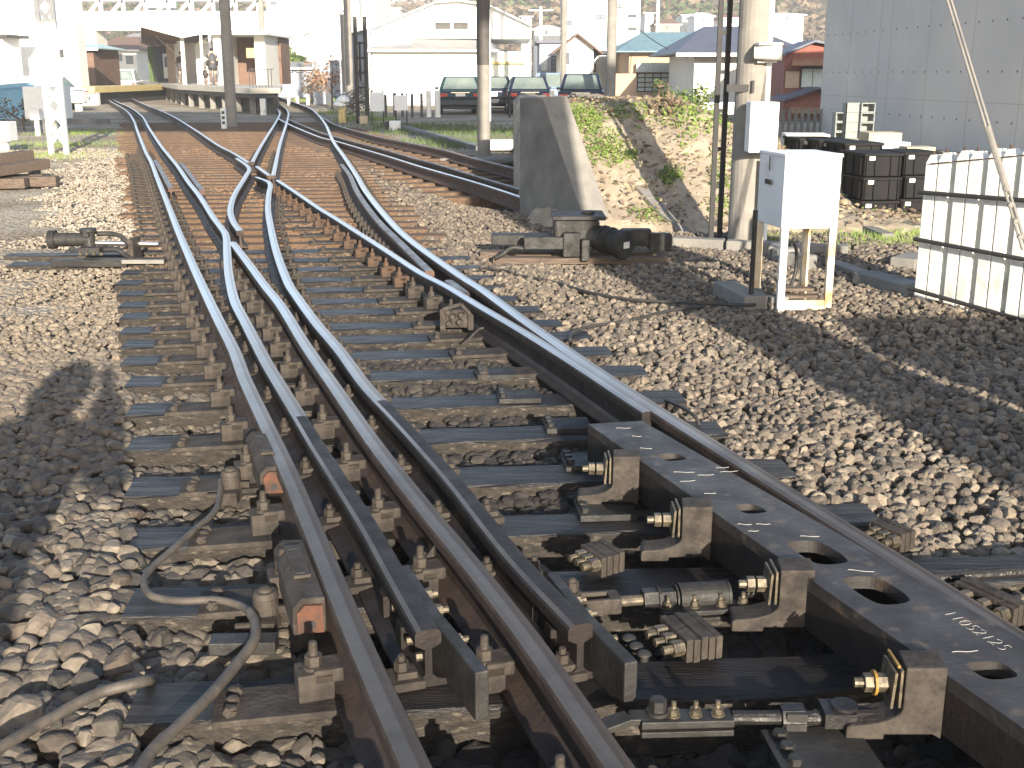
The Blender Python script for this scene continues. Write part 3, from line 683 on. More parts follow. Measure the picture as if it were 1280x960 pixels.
def lam_block(px, L, n, label, bolts=3, ang=None):
    p = at(*px, .03); ang = ang if ang is not None else R(118); d = Vector((math.cos(ang), math.sin(ang), 0)); n_ = Vector((d[1], -d[0], 0))
    t = thing('laminated_block', (p[0], p[1], 0), label, 'clamp block')
    for k in range(n):
        c = p + n_ * (k * .021) + Vector((0, 0, .028 + random.uniform(-.003, .003))); MB().bar(c, c + d * L, .018, .062).build('leaf_plate', 'iron', t, bevel=.002)
    for k in range(bolts):
        c = p + d * (L * (.12 + .3 * k)) - n_ * .012 + Vector((0, 0, .035)); MB().cyl(c, c - n_ * .03, .02, n=6).cyl(c - n_ * .03, c - n_ * .055, .011, n=8).build('bolt', 'bolt', t)
lam_block((755, 720), .12, 4, 'stack of upright iron plates bolted together beside the clevis')
lam_block((862, 828), .15, 5, 'stack of upright iron plates bolted together on the battered sleeper', ang=R(110))
lam_block((1128, 690), .13, 3, 'small stack of iron plates right of the right rail on the long sleeper')
lam_block((1268, 785), .2, 3, 'stack of iron plates with pale bolts at the right photo edge')
# slide plates with bolt heads left of the right rail / beam
for (px, py, lab) in ((612,465,'eleventh'),(640,494,'tenth'),(672,492,'x'),(700,530,'y'),(725,575,'z'),(745,635,'w'),(700,855,'v'),(1010,940,'u')):
    if lab in ('x', 'v'): continue
    p = at(px, py, .03); d = Vector((.29, -.957, 0))
    t = thing('slide_plate', (p[0], p[1], .012), {'eleventh': 'small steel plate with bolt heads left of the rusty bracket', 'tenth': 'steel plate with bolts on the sleeper just below the iron bracket', 'y': 'steel plate with two bolts just above the end of the slotted beam', 'z': 'steel plate with two bolts beside the first beam bracket', 'w': 'steel plate with bolts between the first and second beam brackets', 'u': 'large bolted steel plate at the bottom edge below the lower rod'}[lab], 'steel plate')
    big = 1.0 if lab != 'u' else 1.15
    MB().box(p + Vector((.03, 0, -.006)), (.19 * big, .16 * big, .022), rz=.09).build('plate', 'irongrey', t, bevel=.002)
    for k in range(3): c = p + Vector((-.05 + .005 * k, .05 - .05 * k, .005)); MB().cyl(c, c + Vector((0, 0, .016)), .016, n=6).build('bolt_head', 'irongrey', t)
# three mushroom bolts on the battered sleeper
for i, (x, y) in enumerate(((786,806),(795,816),(805,826))):
    p = at(x, y, .03); m_ = MB().cyl(p, p + Vector((0, 0, .02)), .011).dome(p + Vector((0, 0, .018)), .019, .01, 14)
    m_.build('mushroom_bolt', 'irongrey', label='%s of three round headed bolts on the battered sleeper' % ('rear', 'middle', 'front')[i], cat='bolt')
# small stays beside rail C
p = at(525, 700, .03); t = thing('rail_stay', (p[0], p[1], 0), 'triangular iron stay against the thick middle rail', 'rail stay')
MB().prism([at(512, 722, .03), at(543, 722, .03), at(543, 722, .03) + Vector((0.0, 0, .10))], (.004, .022, 0)).build('gusset', 'iron', t, bevel=.003)
MB().bar(at(508, 716, .05), at(531, 690, .10), .02, .016).cyl(at(513, 710, .055), at(519, 702, .075), .016, n=6).build('strut', 'iron', t)
MB().box(at(528, 738, .02), (.10, .09, .02), rz=.3).build('foot_plate', 'irongrey', t, bevel=.002)
# iron spacer bracket on rail E
p = at(572, 395, .05); t = thing('rail_joint_bracket', (p[0], p[1], 0), 'open rusty iron bracket with bolts against the bright rail', 'bracket')
m_ = MB(); c = at(570, 408, .06)
for a, b in (((-.075, 0), (-.075, .12)), ((-.075, .12), (.03, .15)), ((.03, .15), (.085, .09)), ((.085, .09), (.085, 0))):
    m_.bar(c + Vector((a[0], 0, a[1] - .02)), c + Vector((b[0], 0, b[1] - .02)), .03, .016)
m_.build('strap', 'iron', t)
m_ = MB()
for zx in ((-.04, .02), (-.02, .06), (.02, .03), (.03, .07), (-.045, .085)): m_.cyl(c + Vector((zx[0], -.03, zx[1])), c + Vector((zx[0] + .01, .05, zx[1])), .015, n=6)
m_.box(c + Vector((0, .03, .04)), (.13, .03, .1)); m_.build('bolt', 'iron', t)
MB().tube(catmull([at(583,428,.05), at(590,420,.07), at(598,412,.08), at(604,410,.08)], 4), .006).build('wire', 'cable', t)

# ------------------------------------------------------------------ detector boxes on rail A and junction cups
def det_box(px0, px1, label):
    a = at(*px0, .11); b = at(*px1, .11); d = (b - a).normalized(); L = (b - a).length; n_ = Vector((d[1], -d[0], 0)); n_ = -n_ if n_[0] < 0 else n_
    t = thing('rail_detector', (a[0], a[1], 0), label, 'detector box'); up = Vector((0, 0, 1))
    prof = [(-.045, -.045), (.04, -.045), (.04, .05), (-.02, .055), (-.045, .03)]
    MB().prism([a + n_ * x + up * z for x, z in prof], b - a).build('case', 'iron', t, bevel=.004)
    c = a.lerp(b, .45); MB().bar(c - d * L * .28 + up * .06, c + d * L * .25 + up * .06, .045, .010).build('lid', 'iron', t, bevel=.002)
    m_ = MB(); m_.bar(a.lerp(b, .25) + up * .066 - n_ * .015, a.lerp(b, .25) + up * .066 + n_ * .008, .006, .003).bar(a.lerp(b, .66) + up * .066 - n_ * .015, a.lerp(b, .66) + up * .066 + n_ * .008, .006, .003); m_.build('slot', 'black', t)
    e = b; MB().prism([e + n_ * x + up * z for x, z in ((-.035, -.035), (.032, -.04), (.03, .035), (-.015, .04), (-.035, .02))], d * .012).build('end_cap', 'orange', t)
    MB().cyl(e + d * .011 - up * .015, e + d * .014 - up * .015, .012).build('hole', 'black', t)
    return t
det_box((322, 556), (342, 602), 'dusty iron box with orange rusted end fixed left of the rail, farther of the two')
det_box((362, 696), (388, 772), 'dusty iron box with orange rusted end fixed left of the rail, nearer of the two')
def cup(px, label):
    p = at(*px, .0); t = thing('junction_cup', (p[0], p[1], 0), label, 'cable junction'); up = Vector((0, 0, 1))
    MB().cyl(p + up * .0, p + up * .085, .038, .034, n=20).cyl(p + up * .086, p + up * .104, .036, .031, n=20).dome(p + up * .104, .02, .012, 16).build('cup', 'iron', t, bevel=.002)
    MB().box(p + Vector((0, -.05, .02)), (.07, .05, .045)).cyl(p + Vector((.0, -.06, .03)), p + Vector((-.07, -.07, .03)), .012, n=8).build('cable_gland', 'iron', t, bevel=.003)
    MB().box(p + Vector((.045, 0, .05)), (.04, .012, .02)).build('lug', 'iron', t)
cup((290, 622), 'dusty cylindrical cable cup beside the farther rail box')
cup((334, 782), 'dusty cylindrical cable cup beside the nearer rail box')
MB().box(at(305, 805, .03), (.17, .06, .035), rz=.04).build('channel_bar', 'irongrey', bevel=.003, label='short grey channel bar under the nearer cable cup', cat='metal bar')
def cable(px, r, label, z=.04, mat='cable', cat='cable'):
    pts = [at(q[0], q[1], q[2] if len(q) > 2 else z) for q in px]; MB().tube([Vector(v) for v in catmull(pts, 8)], r, 10).build('cable', mat, smooth=True, label=label, cat=cat)
cable([(-30,960),(0,935),(60,900),(120,868),(178,852),(190,850,.0)], .014, 'thick brown cable lying across the stones in the bottom left corner')
cable([(150,1010),(185,945),(215,915),(262,870),(300,825,.05),(318,800,.06),(319,778,.06),(312,764,.06)], .014, 'thick brown cable curling over the bottom left sleeper to the nearer cable cup', .05)
cable([(276,600,.06),(275,618,.05),(268,640),(240,665),(212,690),(188,712),(180,728),(190,745),(225,751),(270,750,.05),(300,757,.05),(312,765,.06)], .011, 'thin brown cable looping between the two cable cups', .045)
cable([(640,343),(690,352),(735,365),(785,374),(850,378),(920,381),(945,381)], .01, 'black cable running from the point machine to the cabinet', .03, 'blackcable')
cable([(712,425),(716,415),(740,408),(790,400),(840,388),(880,383)], .01, 'brown cable curving from the rail to the right', .03, 'blackcable')
cable([(826,498,.0),(850,508),(868,520),(876,535,.0)], .008, 'thin dark cable end beside the right rail', .04, 'blackcable')
cable([(600,335,.08),(622,337,.04),(640,340)], .01, 'short cable leaving the right point machine', .04, 'blackcable')
cable([(937,372),(940,352,.1),(955,340,.16),(972,352,.1),(975,378)], .012, 'black cable loop beside the cabinet leg', .03, 'blackcable')
cable([(985,365,.05),(993,345,.15),(996,318,.3),(992,300,.45)], .012, 'black cable rising inside the cabinet legs', .03, 'blackcable')
for x in range(1): pass

# ------------------------------------------------------------------ point machines
def machine_right():
    o = at(735, 328, .0); t = thing('point_machine', (o[0], o[1], 0), 'large dark point machine with round motor housing right of the tracks', 'point machine')
    def Q(x, y, z): return at(x, y, z)
    Y0 = o[1]
    f = lambda px, z, dy=0: Vector((aty(px, 300, Y0 + dy)[0], Y0 + dy, z))
    MB().box2(f(693, .1, -.05), f(745, .34, .34)).build('gearbox', 'irongrey', t, bevel=.02)
    MB().box2(f(690, .342, -.08), f(752, .375, .36)).cyl(f(735, .375, .1), f(735, .40, .1), .05, n=18).build('cover', 'irongrey', t, bevel=.008)
    MB().box2(f(704, .06, -.14), f(724, .25, -.02)).box2(f(727, .03, -.16), f(736, .2, -.03)).build('front_boss', 'irongrey', t, bevel=.01)
    c0 = f(742, .21, -.0); c1 = f(783, .17, -.22)
    MB().cyl(c0, c0.lerp(c1, .8), .095, n=28).cyl(c0.lerp(c1, .28), c0.lerp(c1, .34), .108, n=28).cyl(c0.lerp(c1, .5), c0.lerp(c1, .56), .108, n=28).build('motor', 'irongrey', t)
    MB().cyl(c0.lerp(c1, .8), c1, .118, n=32).build('motor_cap', 'irongrey', t, bevel=.008)
    dd = (c1 - c0).normalized(); e = c1 + dd * .003; MB().box(e, (.07, .004, .05), rz=math.atan2(dd[1], dd[0]) + math.pi / 2).build('nameplate', 'offwhite', t)
    MB().box2(f(778, .12, .08), f(812, .25, .2)).box2(f(812, .08, .05), f(838, .22, .15)).build('rear_bracket', 'irongrey', t, bevel=.01)
    MB().box2(f(655, .12, -.12), f(705, .215, .0)).build('throw_bar_cover', 'irongrey', t, bevel=.006)
    MB().box2(f(614, .12, .12), f(690, .20, .3)).build('throw_bar_cover', 'irongrey', t, bevel=.006)
    MB().box2(f(616, .0, -.1), f(840, .05, .03)).box2(f(600, .0, .22), f(820, .05, .36)).build('base_timber', 'oldwood', t, bevel=.004)
    MB().tube(catmull([f(655, .12, -.08), f(640, .13, -.09), f(628, .08, -.1), f(618, .05, -.12)], 6), .02, 10).build('rod', 'irongrey', t, smooth=True)
machine_right()
def machine_left():
    o = at(110, 330, 0); t = thing('point_lever', (o[0], o[1], 0), 'low rusty hand point machine with long cylinder on the left end of the sleepers', 'point machine'); Y0 = o[1]
    f = lambda px, z, dy=0: Vector((aty(px, 300, Y0 + dy)[0], Y0 + dy, z))
    MB().cyl(f(62, .18, .1), f(70, .18, .1), .075, n=20).cyl(f(70, .18, .1), f(112, .18, .1), .055, n=20).build('cylinder', 'irongrey', t)
    MB().cyl(f(111, .08, .1), f(111, .24, .1), .05, n=18).cyl(f(111, .24, .1), f(111, .27, .1), .065, n=18).box2(f(104, .21, .02), f(122, .25, .22)).build('pivot', 'irongrey', t, bevel=.004)
    MB().box2(f(95, .09, -.09), f(128, .14, .0)).build('bolted_plate', 'irongrey', t, bevel=.004)
    for x in (99, 107, 116, 125): q = f(x, .085, -.095); MB().cyl(q, q + Vector((0, 0, .02)), .014, n=6).build('bolt', 'bolt', t)
    MB().tube(catmull([f(128, .12, -.04), f(145, .12, -.05), f(155, .08, -.07), f(166, .05, -.1), f(205, .05, -.1)], 6), .02, 8).tube(catmull([f(122, .22, .14), f(140, .22, .14), f(152, .2, .12), f(160, .15, .1), f(170, .14, .1)], 6), .02, 8).build('connecting_rod', 'irongrey', t, smooth=True)
    MB().cyl(f(120, .15, .12), f(198, .14, .12), .02, n=10).build('shaft', 'steel', t)
    MB().box2(f(165, .03, -.05), f(170, .2, .16)).build('stay', 'iron', t)
    MB().box2(f(60, .0, -.16), f(162, .055, -.03)).build('base_timber', 'wood', t, bevel=.004)
    MB().bar(f(150, .045, -.17), f(203, .045, -.17), .02, .03).build('light_strip', 'concrete', t)
machine_left()
t_ = MB(); o = at(60, 328, 0)

# ------------------------------------------------------------------ wing wall, mound, kerbs
def wing_wall():
    P0 = Vector((.72, 11.3, 0)); d = Vector((-.69, 1.1, 0)); n_ = Vector((1.1, .69, 0)).normalized() * .30
    a = P0; b = P0 + d * .605; c = P0 + d * .93
    pr = [a + Vector((0, 0, -.15)), a + Vector((0, 0, .02)), b + Vector((0, 0, 1.22)), c + Vector((0, 0, 1.22)), c + Vector((0, 0, -.15))]
    t = thing('concrete_wing_wall', (a[0], a[1], 0), 'sloping concrete wing wall with face coloured dark for its shade beside the siding', 'concrete wall')
    MB().prism(pr, n_).build('wall', 'concretedark', t, bevel=.01)  # face takes a darker concrete to deepen the shade on it
    up = Vector((0, 0, .006)); MB().prism([a + Vector((0, 0, .02)), b + Vector((0, 0, 1.22)), b + Vector((0, 0, 1.235)), a + Vector((0, 0, .035))], n_ ).build('coping', 'concrete', t)
wing_wall()
def bank_h(x, y):
    # mound behind the wing wall : foot near y=11, crest 13.6
    foot = 11.35 - max(0, (x - 1.6)) * .12; f_ = max(0, min(1, (y - foot) / 2.5)); f_ = f_ * f_ * (3 - 2 * f_) * .35 + f_ * .65
    wx = 1.0
    left_edge = .35 - (y - 11.9) * .05; s = max(0, min(1, (x - left_edge + .25) / .3))
    right = max(0, min(1, (4.2 - x) / 2.2)); r2 = .12 + .88 * right
    back = max(0, min(1, (23 - y) / 4))
    return -.1 + (1.12 * f_ * r2) * s * back + .1 * (f_ > 0) * s
def bank():
    mb = MB(); xs = np.arange(.02, 13, .1); ys = np.concatenate([np.arange(10.2, 16, .1), np.arange(16, 28, .5)]); nx = len(xs)
    for y in ys:
        for x in xs: mb.v.append((x, y, bank_h(x, y) + random.uniform(-.03, .03) + .03 * math.sin(x * 5 + y * 3) * math.sin(y * 4.1 - x * 2)))
    for j in range(len(ys) - 1):
        for i in range(nx - 1): mb.f.append((j * nx + i, j * nx + i + 1, (j + 1) * nx + i + 1, (j + 1) * nx + i)); mb.m.append(0)
    M['bank'] = P('bank_earth', (0.38, 0.31, 0.225), (0.27, 0.215, 0.155), 5, .95, 0, 1.0, 14, c3=(0.45, 0.38, 0.28), s3=7, f3=(.5, .7))
    mb.build('bank', 'bank', smooth=True, origin=(0, 0, 0), kind='structure')
bank()
def onbank(x, y):
    lo = 10.3
    for Y in np.arange(10.3, 27, .04):
        p = aty(x, y, Y)
        if p[2] < bank_h(p[0], Y): return Vector((p[0], Y, bank_h(p[0], Y)))
    p = at(x, y, 0); return p
def litter():
    mb = MB()
    for _ in range(9000):
        x = random.uniform(.4, 6); y = random.uniform(11.3, 16); z = bank_h(x, y) + random.uniform(0, .05)
        if z < .0: continue
        mb.leaf((x, y, z), random.uniform(.012, .045), random.choices((0, 1, 2, 3), (4, 3, 1, 1))[0], .4)
    mb.build('dry_grass', ['leafdry', 'bankstraw', 'leafbright', 'bark'], label='dry grass and dead leaves scattered over the earth bank', cat='dry grass', kind='stuff')
M['bankstraw'] = P('straw', (0.36, 0.3, 0.19), (0.28, 0.22, 0.13), 5, .9)
litter()
KB = [at(838, 305, 0), at(900, 309, 0), at(960, 316, 0), at(1100, 322, 0)]
for i, (a, b) in enumerate(((838, 905), (908, 985), (988, 1060))):
    p, q = at(a, 306 + i * 4, .0), at(b, 309 + i * 4, .0); MB().bar(p + Vector((0, 0, .02)), q + Vector((0, 0, .02)), .13, .1).build('kerb_stone', 'concrete', bevel=.01, label='%s pale kerb stone at the foot of the earth bank' % ('left', 'middle', 'right')[i], cat='kerb stone')
m_ = MB()
pts = [onbank(x, y) for x, y in ((800, 236), (815, 252), (832, 270), (850, 288), (862, 300))]
for i, (a, b) in enumerate(zip(pts[:-1], pts[1:])):
    MB().bar(a, b.lerp(a, .03), .12, .05).build('edge_stone', 'concrete', bevel=.01, label='%s slab of the stone edging running down the bank' % ('highest', 'second highest', 'second lowest', 'lowest')[i], cat='edge stone')
def weeds(name, spots, size, n, label, mat='leafbright', cat='weeds'):
    mb = MB()
    for (x, y, rad) in spots:
        p0 = onbank(x, y)
        for _ in range(n):
            a = random.uniform(0, 6.28); rr = rad * math.sqrt(random.random()); q = p0 + Vector((rr * math.cos(a), rr * math.sin(a), 0))
            q.z = max(bank_h(q.x, q.y) if q.x > .1 else 0, 0) ; h = random.uniform(.3, 1) * size * (1 - .5 * rr / rad)
            mb.leaf(q + Vector((random.uniform(-.02, .02), 0, h * random.random())), random.uniform(.4, 1) * size * .3, 0, .9)
    mb.build(name, mat, label=label, cat=cat, kind='stuff')
weeds('weeds', [(738,150,.25),(748,165,.25),(757,178,.25),(768,190,.25),(745,158,.2),(760,195,.25),(775,200,.2),(725,140,.2),(733,150,.2)], .10, 200, 'bright green weeds growing on the bank right of the wing wall')
weeds('weeds', [(765,140,.3),(785,142,.25),(830,140,.4)], .1, 160, 'green weeds along the top of the bank')
weeds('weeds', [(838,224,.14)], .11, 260, 'single green weed clump on the shaded part of the bank')
weeds('weeds', [(802,268,.14),(818,272,.14)], .08, 110, 'small weed tuft beside the edging slabs')
weeds('weeds', [(905,150,.3),(915,155,.25),(860,150,.3),(880,145,.3)], .13, 220, 'leafy weeds behind the dark lattice mast')
weeds('weeds', [(860,178,.15),(900,260,.2),(905,230,.2),(910,200,.2)], .1, 150, 'sparse weeds low on the bank near the pole')
weeds('dry_shrub', [(832,138,.22)], .2, 160, 'dry straggly shrub at the top of the bank', 'leafdry')
def gat(x, y): p = at(x, y, -.02); return p
def grass(name, spots, size, n, label, mat='leafbright'):
    mb = MB()
    for (x, y, rx_, ry_) in spots:
        p0 = gat(x, y)
        for _ in range(n):
            q = p0 + Vector((random.gauss(0, rx_ * .5), random.gauss(0, ry_ * .5), 0)); h = random.uniform(.4, 1) * size; dx, dy = random.gauss(0, .3) * h, random.gauss(0, .3) * h; w_ = size * .09
            mb.add([q + Vector((-w_, 0, -.02)), q + Vector((w_, 0, -.02)), q + Vector((dx, dy, h))], [(0, 1, 2)])
    mb.build(name, mat, label=label, cat='grass', kind='stuff')
grass('grass', [(1080,298,.5,.4),(1110,308,.5,.3),(1135,290,.3,.5),(1140,270,.3,.5)], .07, 420, 'bright grass between the cabinet and the pale fence')
grass('grass', [(940,285,.3,.4),(960,300,.25,.3),(950,270,.3,.5)], .07, 200, 'grass behind the left cabinet leg')
grass('grass', [(50,180,2.2,1.6),(30,195,1.5,1.2),(110,165,1.5,2)], .06, 900, 'thin green grass around the foot of the white lattice mast')
grass('grass', [(590,178,2,1.2),(640,182,2,1.4),(560,165,2.5,1.8),(640,165,3,3),(520,158,2,2)], .13, 900, 'rough grass between the siding and the car park', 'leaf')
grass('grass', [(430,142,1.2,1.5),(395,126,2,3),(455,150,1,1.2)], .2, 250, 'weeds and grass beside the grey shed')

# ------------------------------------------------------------------ poles and masts
def cylpole(name, xb, yb, xt, Y, r0, r1, ztop, label, mat='poleconc', cat='pole', z0=-.1, extra=None):
    b = aty(xb, yb, Y); b.z = z0; t_ = aty(xt, 0, Y); k = (ztop - 0) / max(.1, t_.z); tp = Vector((b.x + (t_.x - b.x) * 0, Y, ztop))
    t = thing(name, (b.x, b.y, 0), label, cat); MB().cyl(b, tp, r0, r1, 24).build('shaft', mat, t, smooth=False); return t, b
# right concrete pole with box, lamp, conduit
tp, b = cylpole('utility_pole', 931, 305, 0, 10.25, .155, .125, 9, 'thick concrete utility pole behind the white equipment cabinet', cat='utility pole', z0=-.2)
Yp = 10.25; zof = lambda y, Y=Yp: aty(640, y, Y).z
for i, y in enumerate((265, 235, 155, 110, 32)):
    MB().cyl((b.x, b.y, zof(y)), (b.x, b.y, zof(y) + .012), .150, n=24).build('band', 'poleconc', tp)
t = thing('meter_box', (aty(951, 155, Yp - .22).x, Yp - .22, zof(190)), 'white box mounted on the concrete pole above the cabinet', 'electrical box')
q0 = aty(932, 190, Yp - .28); q1 = aty(971, 127, Yp - .28); MB().box2((q0.x, Yp - .40, q0.z), (q1.x, Yp - .2, q1.z)).build('case', 'boxwhite', t, bevel=.01)
MB().box2((q0.x + .02, Yp - .408, q0.z + .02), (q1.x - .02, Yp - .402, q1.z - .02)).build('door', 'boxwhite', t, bevel=.002)
cx = aty(962, 60, Yp - .12).x
MB().cyl((cx, Yp - .12, q1.z), (cx, Yp - .12, 6), .024, n=12).build('conduit', 'white', label='white conduit running up the concrete pole from the box', cat='conduit')
lx = aty(958, 66, Yp - .25); t = thing('pole_lamp', tuple(lx), 'small cream lamp bracket on the concrete pole', 'lamp')
MB().cyl(lx + Vector((-.1, 0, 0)), lx + Vector((.12, -.05, 0)), .05, .065, n=16).build('lamp_head', 'offwhite', t); MB().box(lx + Vector((.02, .0, .07)), (.2, .16, .02)).box(lx + Vector((.02, .06, -.07)), (.16, .04, .02)).build('bracket', 'offwhite', t)
MB().box((aty(936, 110, Yp).x, Yp - .17, zof(108)), (.02, .02, .1)).bar((aty(905, 110, Yp).x, Yp - .12, zof(110)), (aty(935, 110, Yp).x, Yp - .12, zof(110)), .03, .06).build('bracket', 'black', tp)
# white ducts behind cabinet
for i, x in enumerate((947, 955)):
    p = at(x, 312, -.02); MB().cyl(p, (p.x, p.y, .75), .02, n=12).build('duct', 'white', label='%s of two white ducts rising behind the cabinet' % ('left', 'right')[i], cat='duct')
# dark lattice mast
def lattice(xb, Y, x0, x1, ztop, step, label, mat, zig=False, w=.03, name='lattice_mast', depth=.0, zb=0):
    a = aty(x0, 300, Y); c = aty(x1, 300, Y); t = thing(name, ((a.x + c.x) / 2, Y, zb), label, 'lattice mast')
    for X in (a.x, c.x):
        MB().box2((X - w / 2, Y - w / 2, zb - .1), (X + w / 2, Y + w / 2, ztop)).build('upright', mat, t)
        if depth: MB().box2((X - w / 2, Y + depth - w / 2, zb - .1), (X + w / 2, Y + depth + w / 2, ztop)).build('upright', mat, t)
    m_ = MB(); z = zb + .15; k = 0
    while z < ztop - step:
        if zig:
            m_.bar((a.x, Y, z), (c.x, Y, z + step), .02, w * .9); m_.bar((c.x, Y - .01, z), (a.x, Y - .01, z + step), .02, w * .9)
            if depth: m_.bar((a.x, Y + depth, z), (c.x, Y + depth, z + step), .02, w * .9); m_.bar((a.x, Y, z), (a.x, Y + depth, z + step), w * .8, .02); m_.bar((c.x, Y, z), (c.x, Y + depth, z + step), w * .8, .02)
        else: MB().bar((a.x, Y, z), (c.x, Y, z), w * .8, w * .8).build('rung', mat, t)
        z += step; k += 1
    if m_.v: m_.build('bracing', mat, t)
    return t
lm = lattice(895, 10.5, 888.5, 899, 5.5, .33, 'thin dark ladder like mast in front of the concrete pole', 'black', w=.042, name='ladder_mast')
lattice(84, 22.8, 75.5, 94, 7, .36, 'white lattice mast on the left gravel path', 'white', True, .085)
tp, b = cylpole('utility_pole', 605, 192, 0, 22.4, .125, .115, 8, 'single pole standing beside the siding left of the wing wall', cat='utility pole')
MB().cyl((b.x, 22.4, 1.62), (b.x, 22.4, 8.01), .1275, .1175, 24).build('painted_shade_sleeve', 'poledark', tp)  # dark cylinder paints the shade over the upper shaft
MB().bar((b.x + .125, 22.35, .6), (b.x + .125, 22.35, 2.6), .02, .03).build('conduit', 'white', tp)
cylpole('utility_pole', 290, 158, 0, 34.2, .155, .14, 11, 'thick grey pole in front of the station platform', cat='utility pole')
cylpole('utility_pole', 332, 118, 0, 62, .14, .13, 12, 'pale pole at the right end of the station platform', cat='utility pole')
cylpole('utility_pole', 704, 120, 0, 50, .13, .115, 12, 'pale pole behind the parked cars, left of two', cat='utility pole')
cylpole('utility_pole', 763, 125, 0, 42, .175, .15, 12, 'pale pole behind the parked cars, right of two', cat='utility pole')
cylpole('utility_pole', 438, 130, 0, 46, .15, .13, 12, 'pale pole standing at the corner of the white warehouse', cat='utility pole')
lattice(458, 38, 452, 463.5, 3.2, .45, 'lattice mast with square frame beside the white boards', 'irongrey', False, .09, name='cable_mast', depth=.25)
b = aty(459, 60, 38); MB().cyl((b.x, 38.1, 3.2), (b.x, 38.1, 12), .16, .14, 16).build('mast_pole', 'white', label='white pole rising from the square lattice mast', cat='pole')
b = aty(529, 0, 10)
# guy wire with turnbuckle
g0 = aty(1150, -120, 8.2); g1 = aty(1281, 312, 6.2); t = thing('guy_wire', tuple(g1), 'pale stay cable with turnbuckle slanting down over the pale fence', 'stay cable')
dv = (g1 - g0)
off = Vector((.012, 0, 0))
MB().cyl(g0 - off, g1 - off, .008, n=8).cyl(g0 + off, g1 + off, .008, n=8).build('wire', 'poleconc', t)
def gp(y):
    for k in np.linspace(0, 1, 400):
        p = g0 + dv * k
        dy = p.y * math.cos(T) - (p.z - CH) * math.sin(T); v = p.y * math.sin(T) + (p.z - CH) * math.cos(T)
        if 480 - F * v / dy >= y: return p
MB().cyl(gp(160), gp(240), .017, n=10).build('sleeve', 'poleconc', t)
for y in (236, 256, 276, 296): p = gp(y); MB().box(p, (.035, .022, .022), ry=.4).cyl(p - Vector((.02, 0, 0)), p + Vector((.02, 0, 0)), .006, n=8).build('clamp', 'concrete', t)

# ------------------------------------------------------------------ white equipment cabinet
def cabinet():
    Yc = 7.45
    A_ = at(978, 388, 0); B_ = at(1038, 384, 0); C_ = at(938, 380, 0)
    zt = aty(1000, 197, A_.y).z; zb = aty(1000, 286, A_.y).z
    t = thing('equipment_cabinet', (A_.x, A_.y, 0), 'white metal equipment cabinet on four rusty legs beside the gravel', 'equipment cabinet')
    u = (B_ - A_).normalized(); W = .62 * .0 + (aty(1052, 230, A_.y).x - aty(980, 230, A_.y).x); v = Vector((-.28, .96, 0)).normalized(); Dp = .42
    # front left corner
    fl = Vector((aty(980, 230, A_.y).x, A_.y, 0)); fr = fl + Vector((W, .02, 0)); bl = fl + Vector((-.07, .42, 0)); br = fr + Vector((-.07, .42, 0))
    q = [fl, fr, br, bl]
    MB().prism([p + Vector((0, 0, zb)) for p in q], (0, 0, zt - zb)).build('case', 'boxwhite', t, bevel=.006)
    ce = (fl + br) / 2
    MB().prism([ce + (p - ce) * 1.03 + Vector((0, 0, zt)) for p in q], (0, 0, .022)).build('roof', 'boxwhite', t, bevel=.004)
    nl = (bl - fl).normalized(); nn = Vector((-nl[1], nl[0], 0)) * 1
    c = fl.lerp(bl, .55) + Vector((0, 0, zb + (zt - zb) * .62)) + Vector((-.012, -.004, 0))
    MB().box(c, (.004, .1, .03), rz=math.atan2(nl[1], nl[0]) - math.pi / 2).build('nameplate', 'irongrey', t)
    c = fl.lerp(bl, .5) + Vector((0, 0, zt - .05)) + Vector((-.016, -.008, 0)); MB().box(c, (.004, .012, .09), rz=math.atan2(nl[1], nl[0]) - math.pi / 2).build('hasp', 'irongrey', t)
    for p, m__ in ((fl + Vector((.025, .02, 0)), 'white'), (fr + Vector((-.025, .02, 0)), 'legrust'), (br + Vector((-.02, -.02, 0)), 'legrust'), (bl + Vector((.02, -.02, 0)), 'legrust')):
        MB().box2((p.x - .022, p.y - .022, -.06), (p.x + .022, p.y + .022, zb)).build('leg', m__, t, bevel=.003)
    MB().bar(fl + Vector((.02, .02, .03)), fr + Vector((-.02, .02, .03)), .03, .06).build('cross_rail', 'legrust', t)
    m_ = MB()
    for k in range(3): p = (fl + fr) / 2 + Vector((-.05, .08 + k * .06, .03 + k * .035)); m_.box(p, (.34, .08, .02))
    m_.build('shelf_plank', 'oldwood', t)
cabinet()
p = at(938, 383, 0); MB().cyl(p, (p.x, p.y, .62), .016, n=10).build('marker_pipe', 'irongrey', label='thin grey pipe standing at the left of the cabinet', cat='pipe')
MB().bar(at(905, 360, .03), at(945, 380, .03), .16, .1).build('cable_trough', 'concrete', bevel=.008, label='grey concrete trough block lying left of the cabinet', cat='concrete block')
MB().bar(at(950, 368, .03), at(975, 380, .03), .12, .09).build('cable_trough', 'concretedark', bevel=.008, label='dark trough block under the cabinet', cat='concrete block')
for i, (x, y) in enumerate(((985, 322), (970, 318), (1000, 330))): MB().box(at(x, y, .04), (.24, .12, .16), rz=.3 + i).build('rubble_block', 'concrete', bevel=.02, label='%s rough concrete lump behind the cabinet legs' % ('middle', 'left', 'right')[i], cat='concrete lump')
MB().bar(at(1080, 346, .03), at(1140, 362, .03), .2, .09).build('concrete_slab', 'concretedark', bevel=.01, label='flat concrete slab in front of the pale fence', cat='concrete slab')
MB().bar(at(1128, 330, .03), at(1150, 322, .03), .2, .09).build('concrete_slab', 'concrete', bevel=.01, label='small tilted concrete slab beside the fence corner', cat='concrete slab')
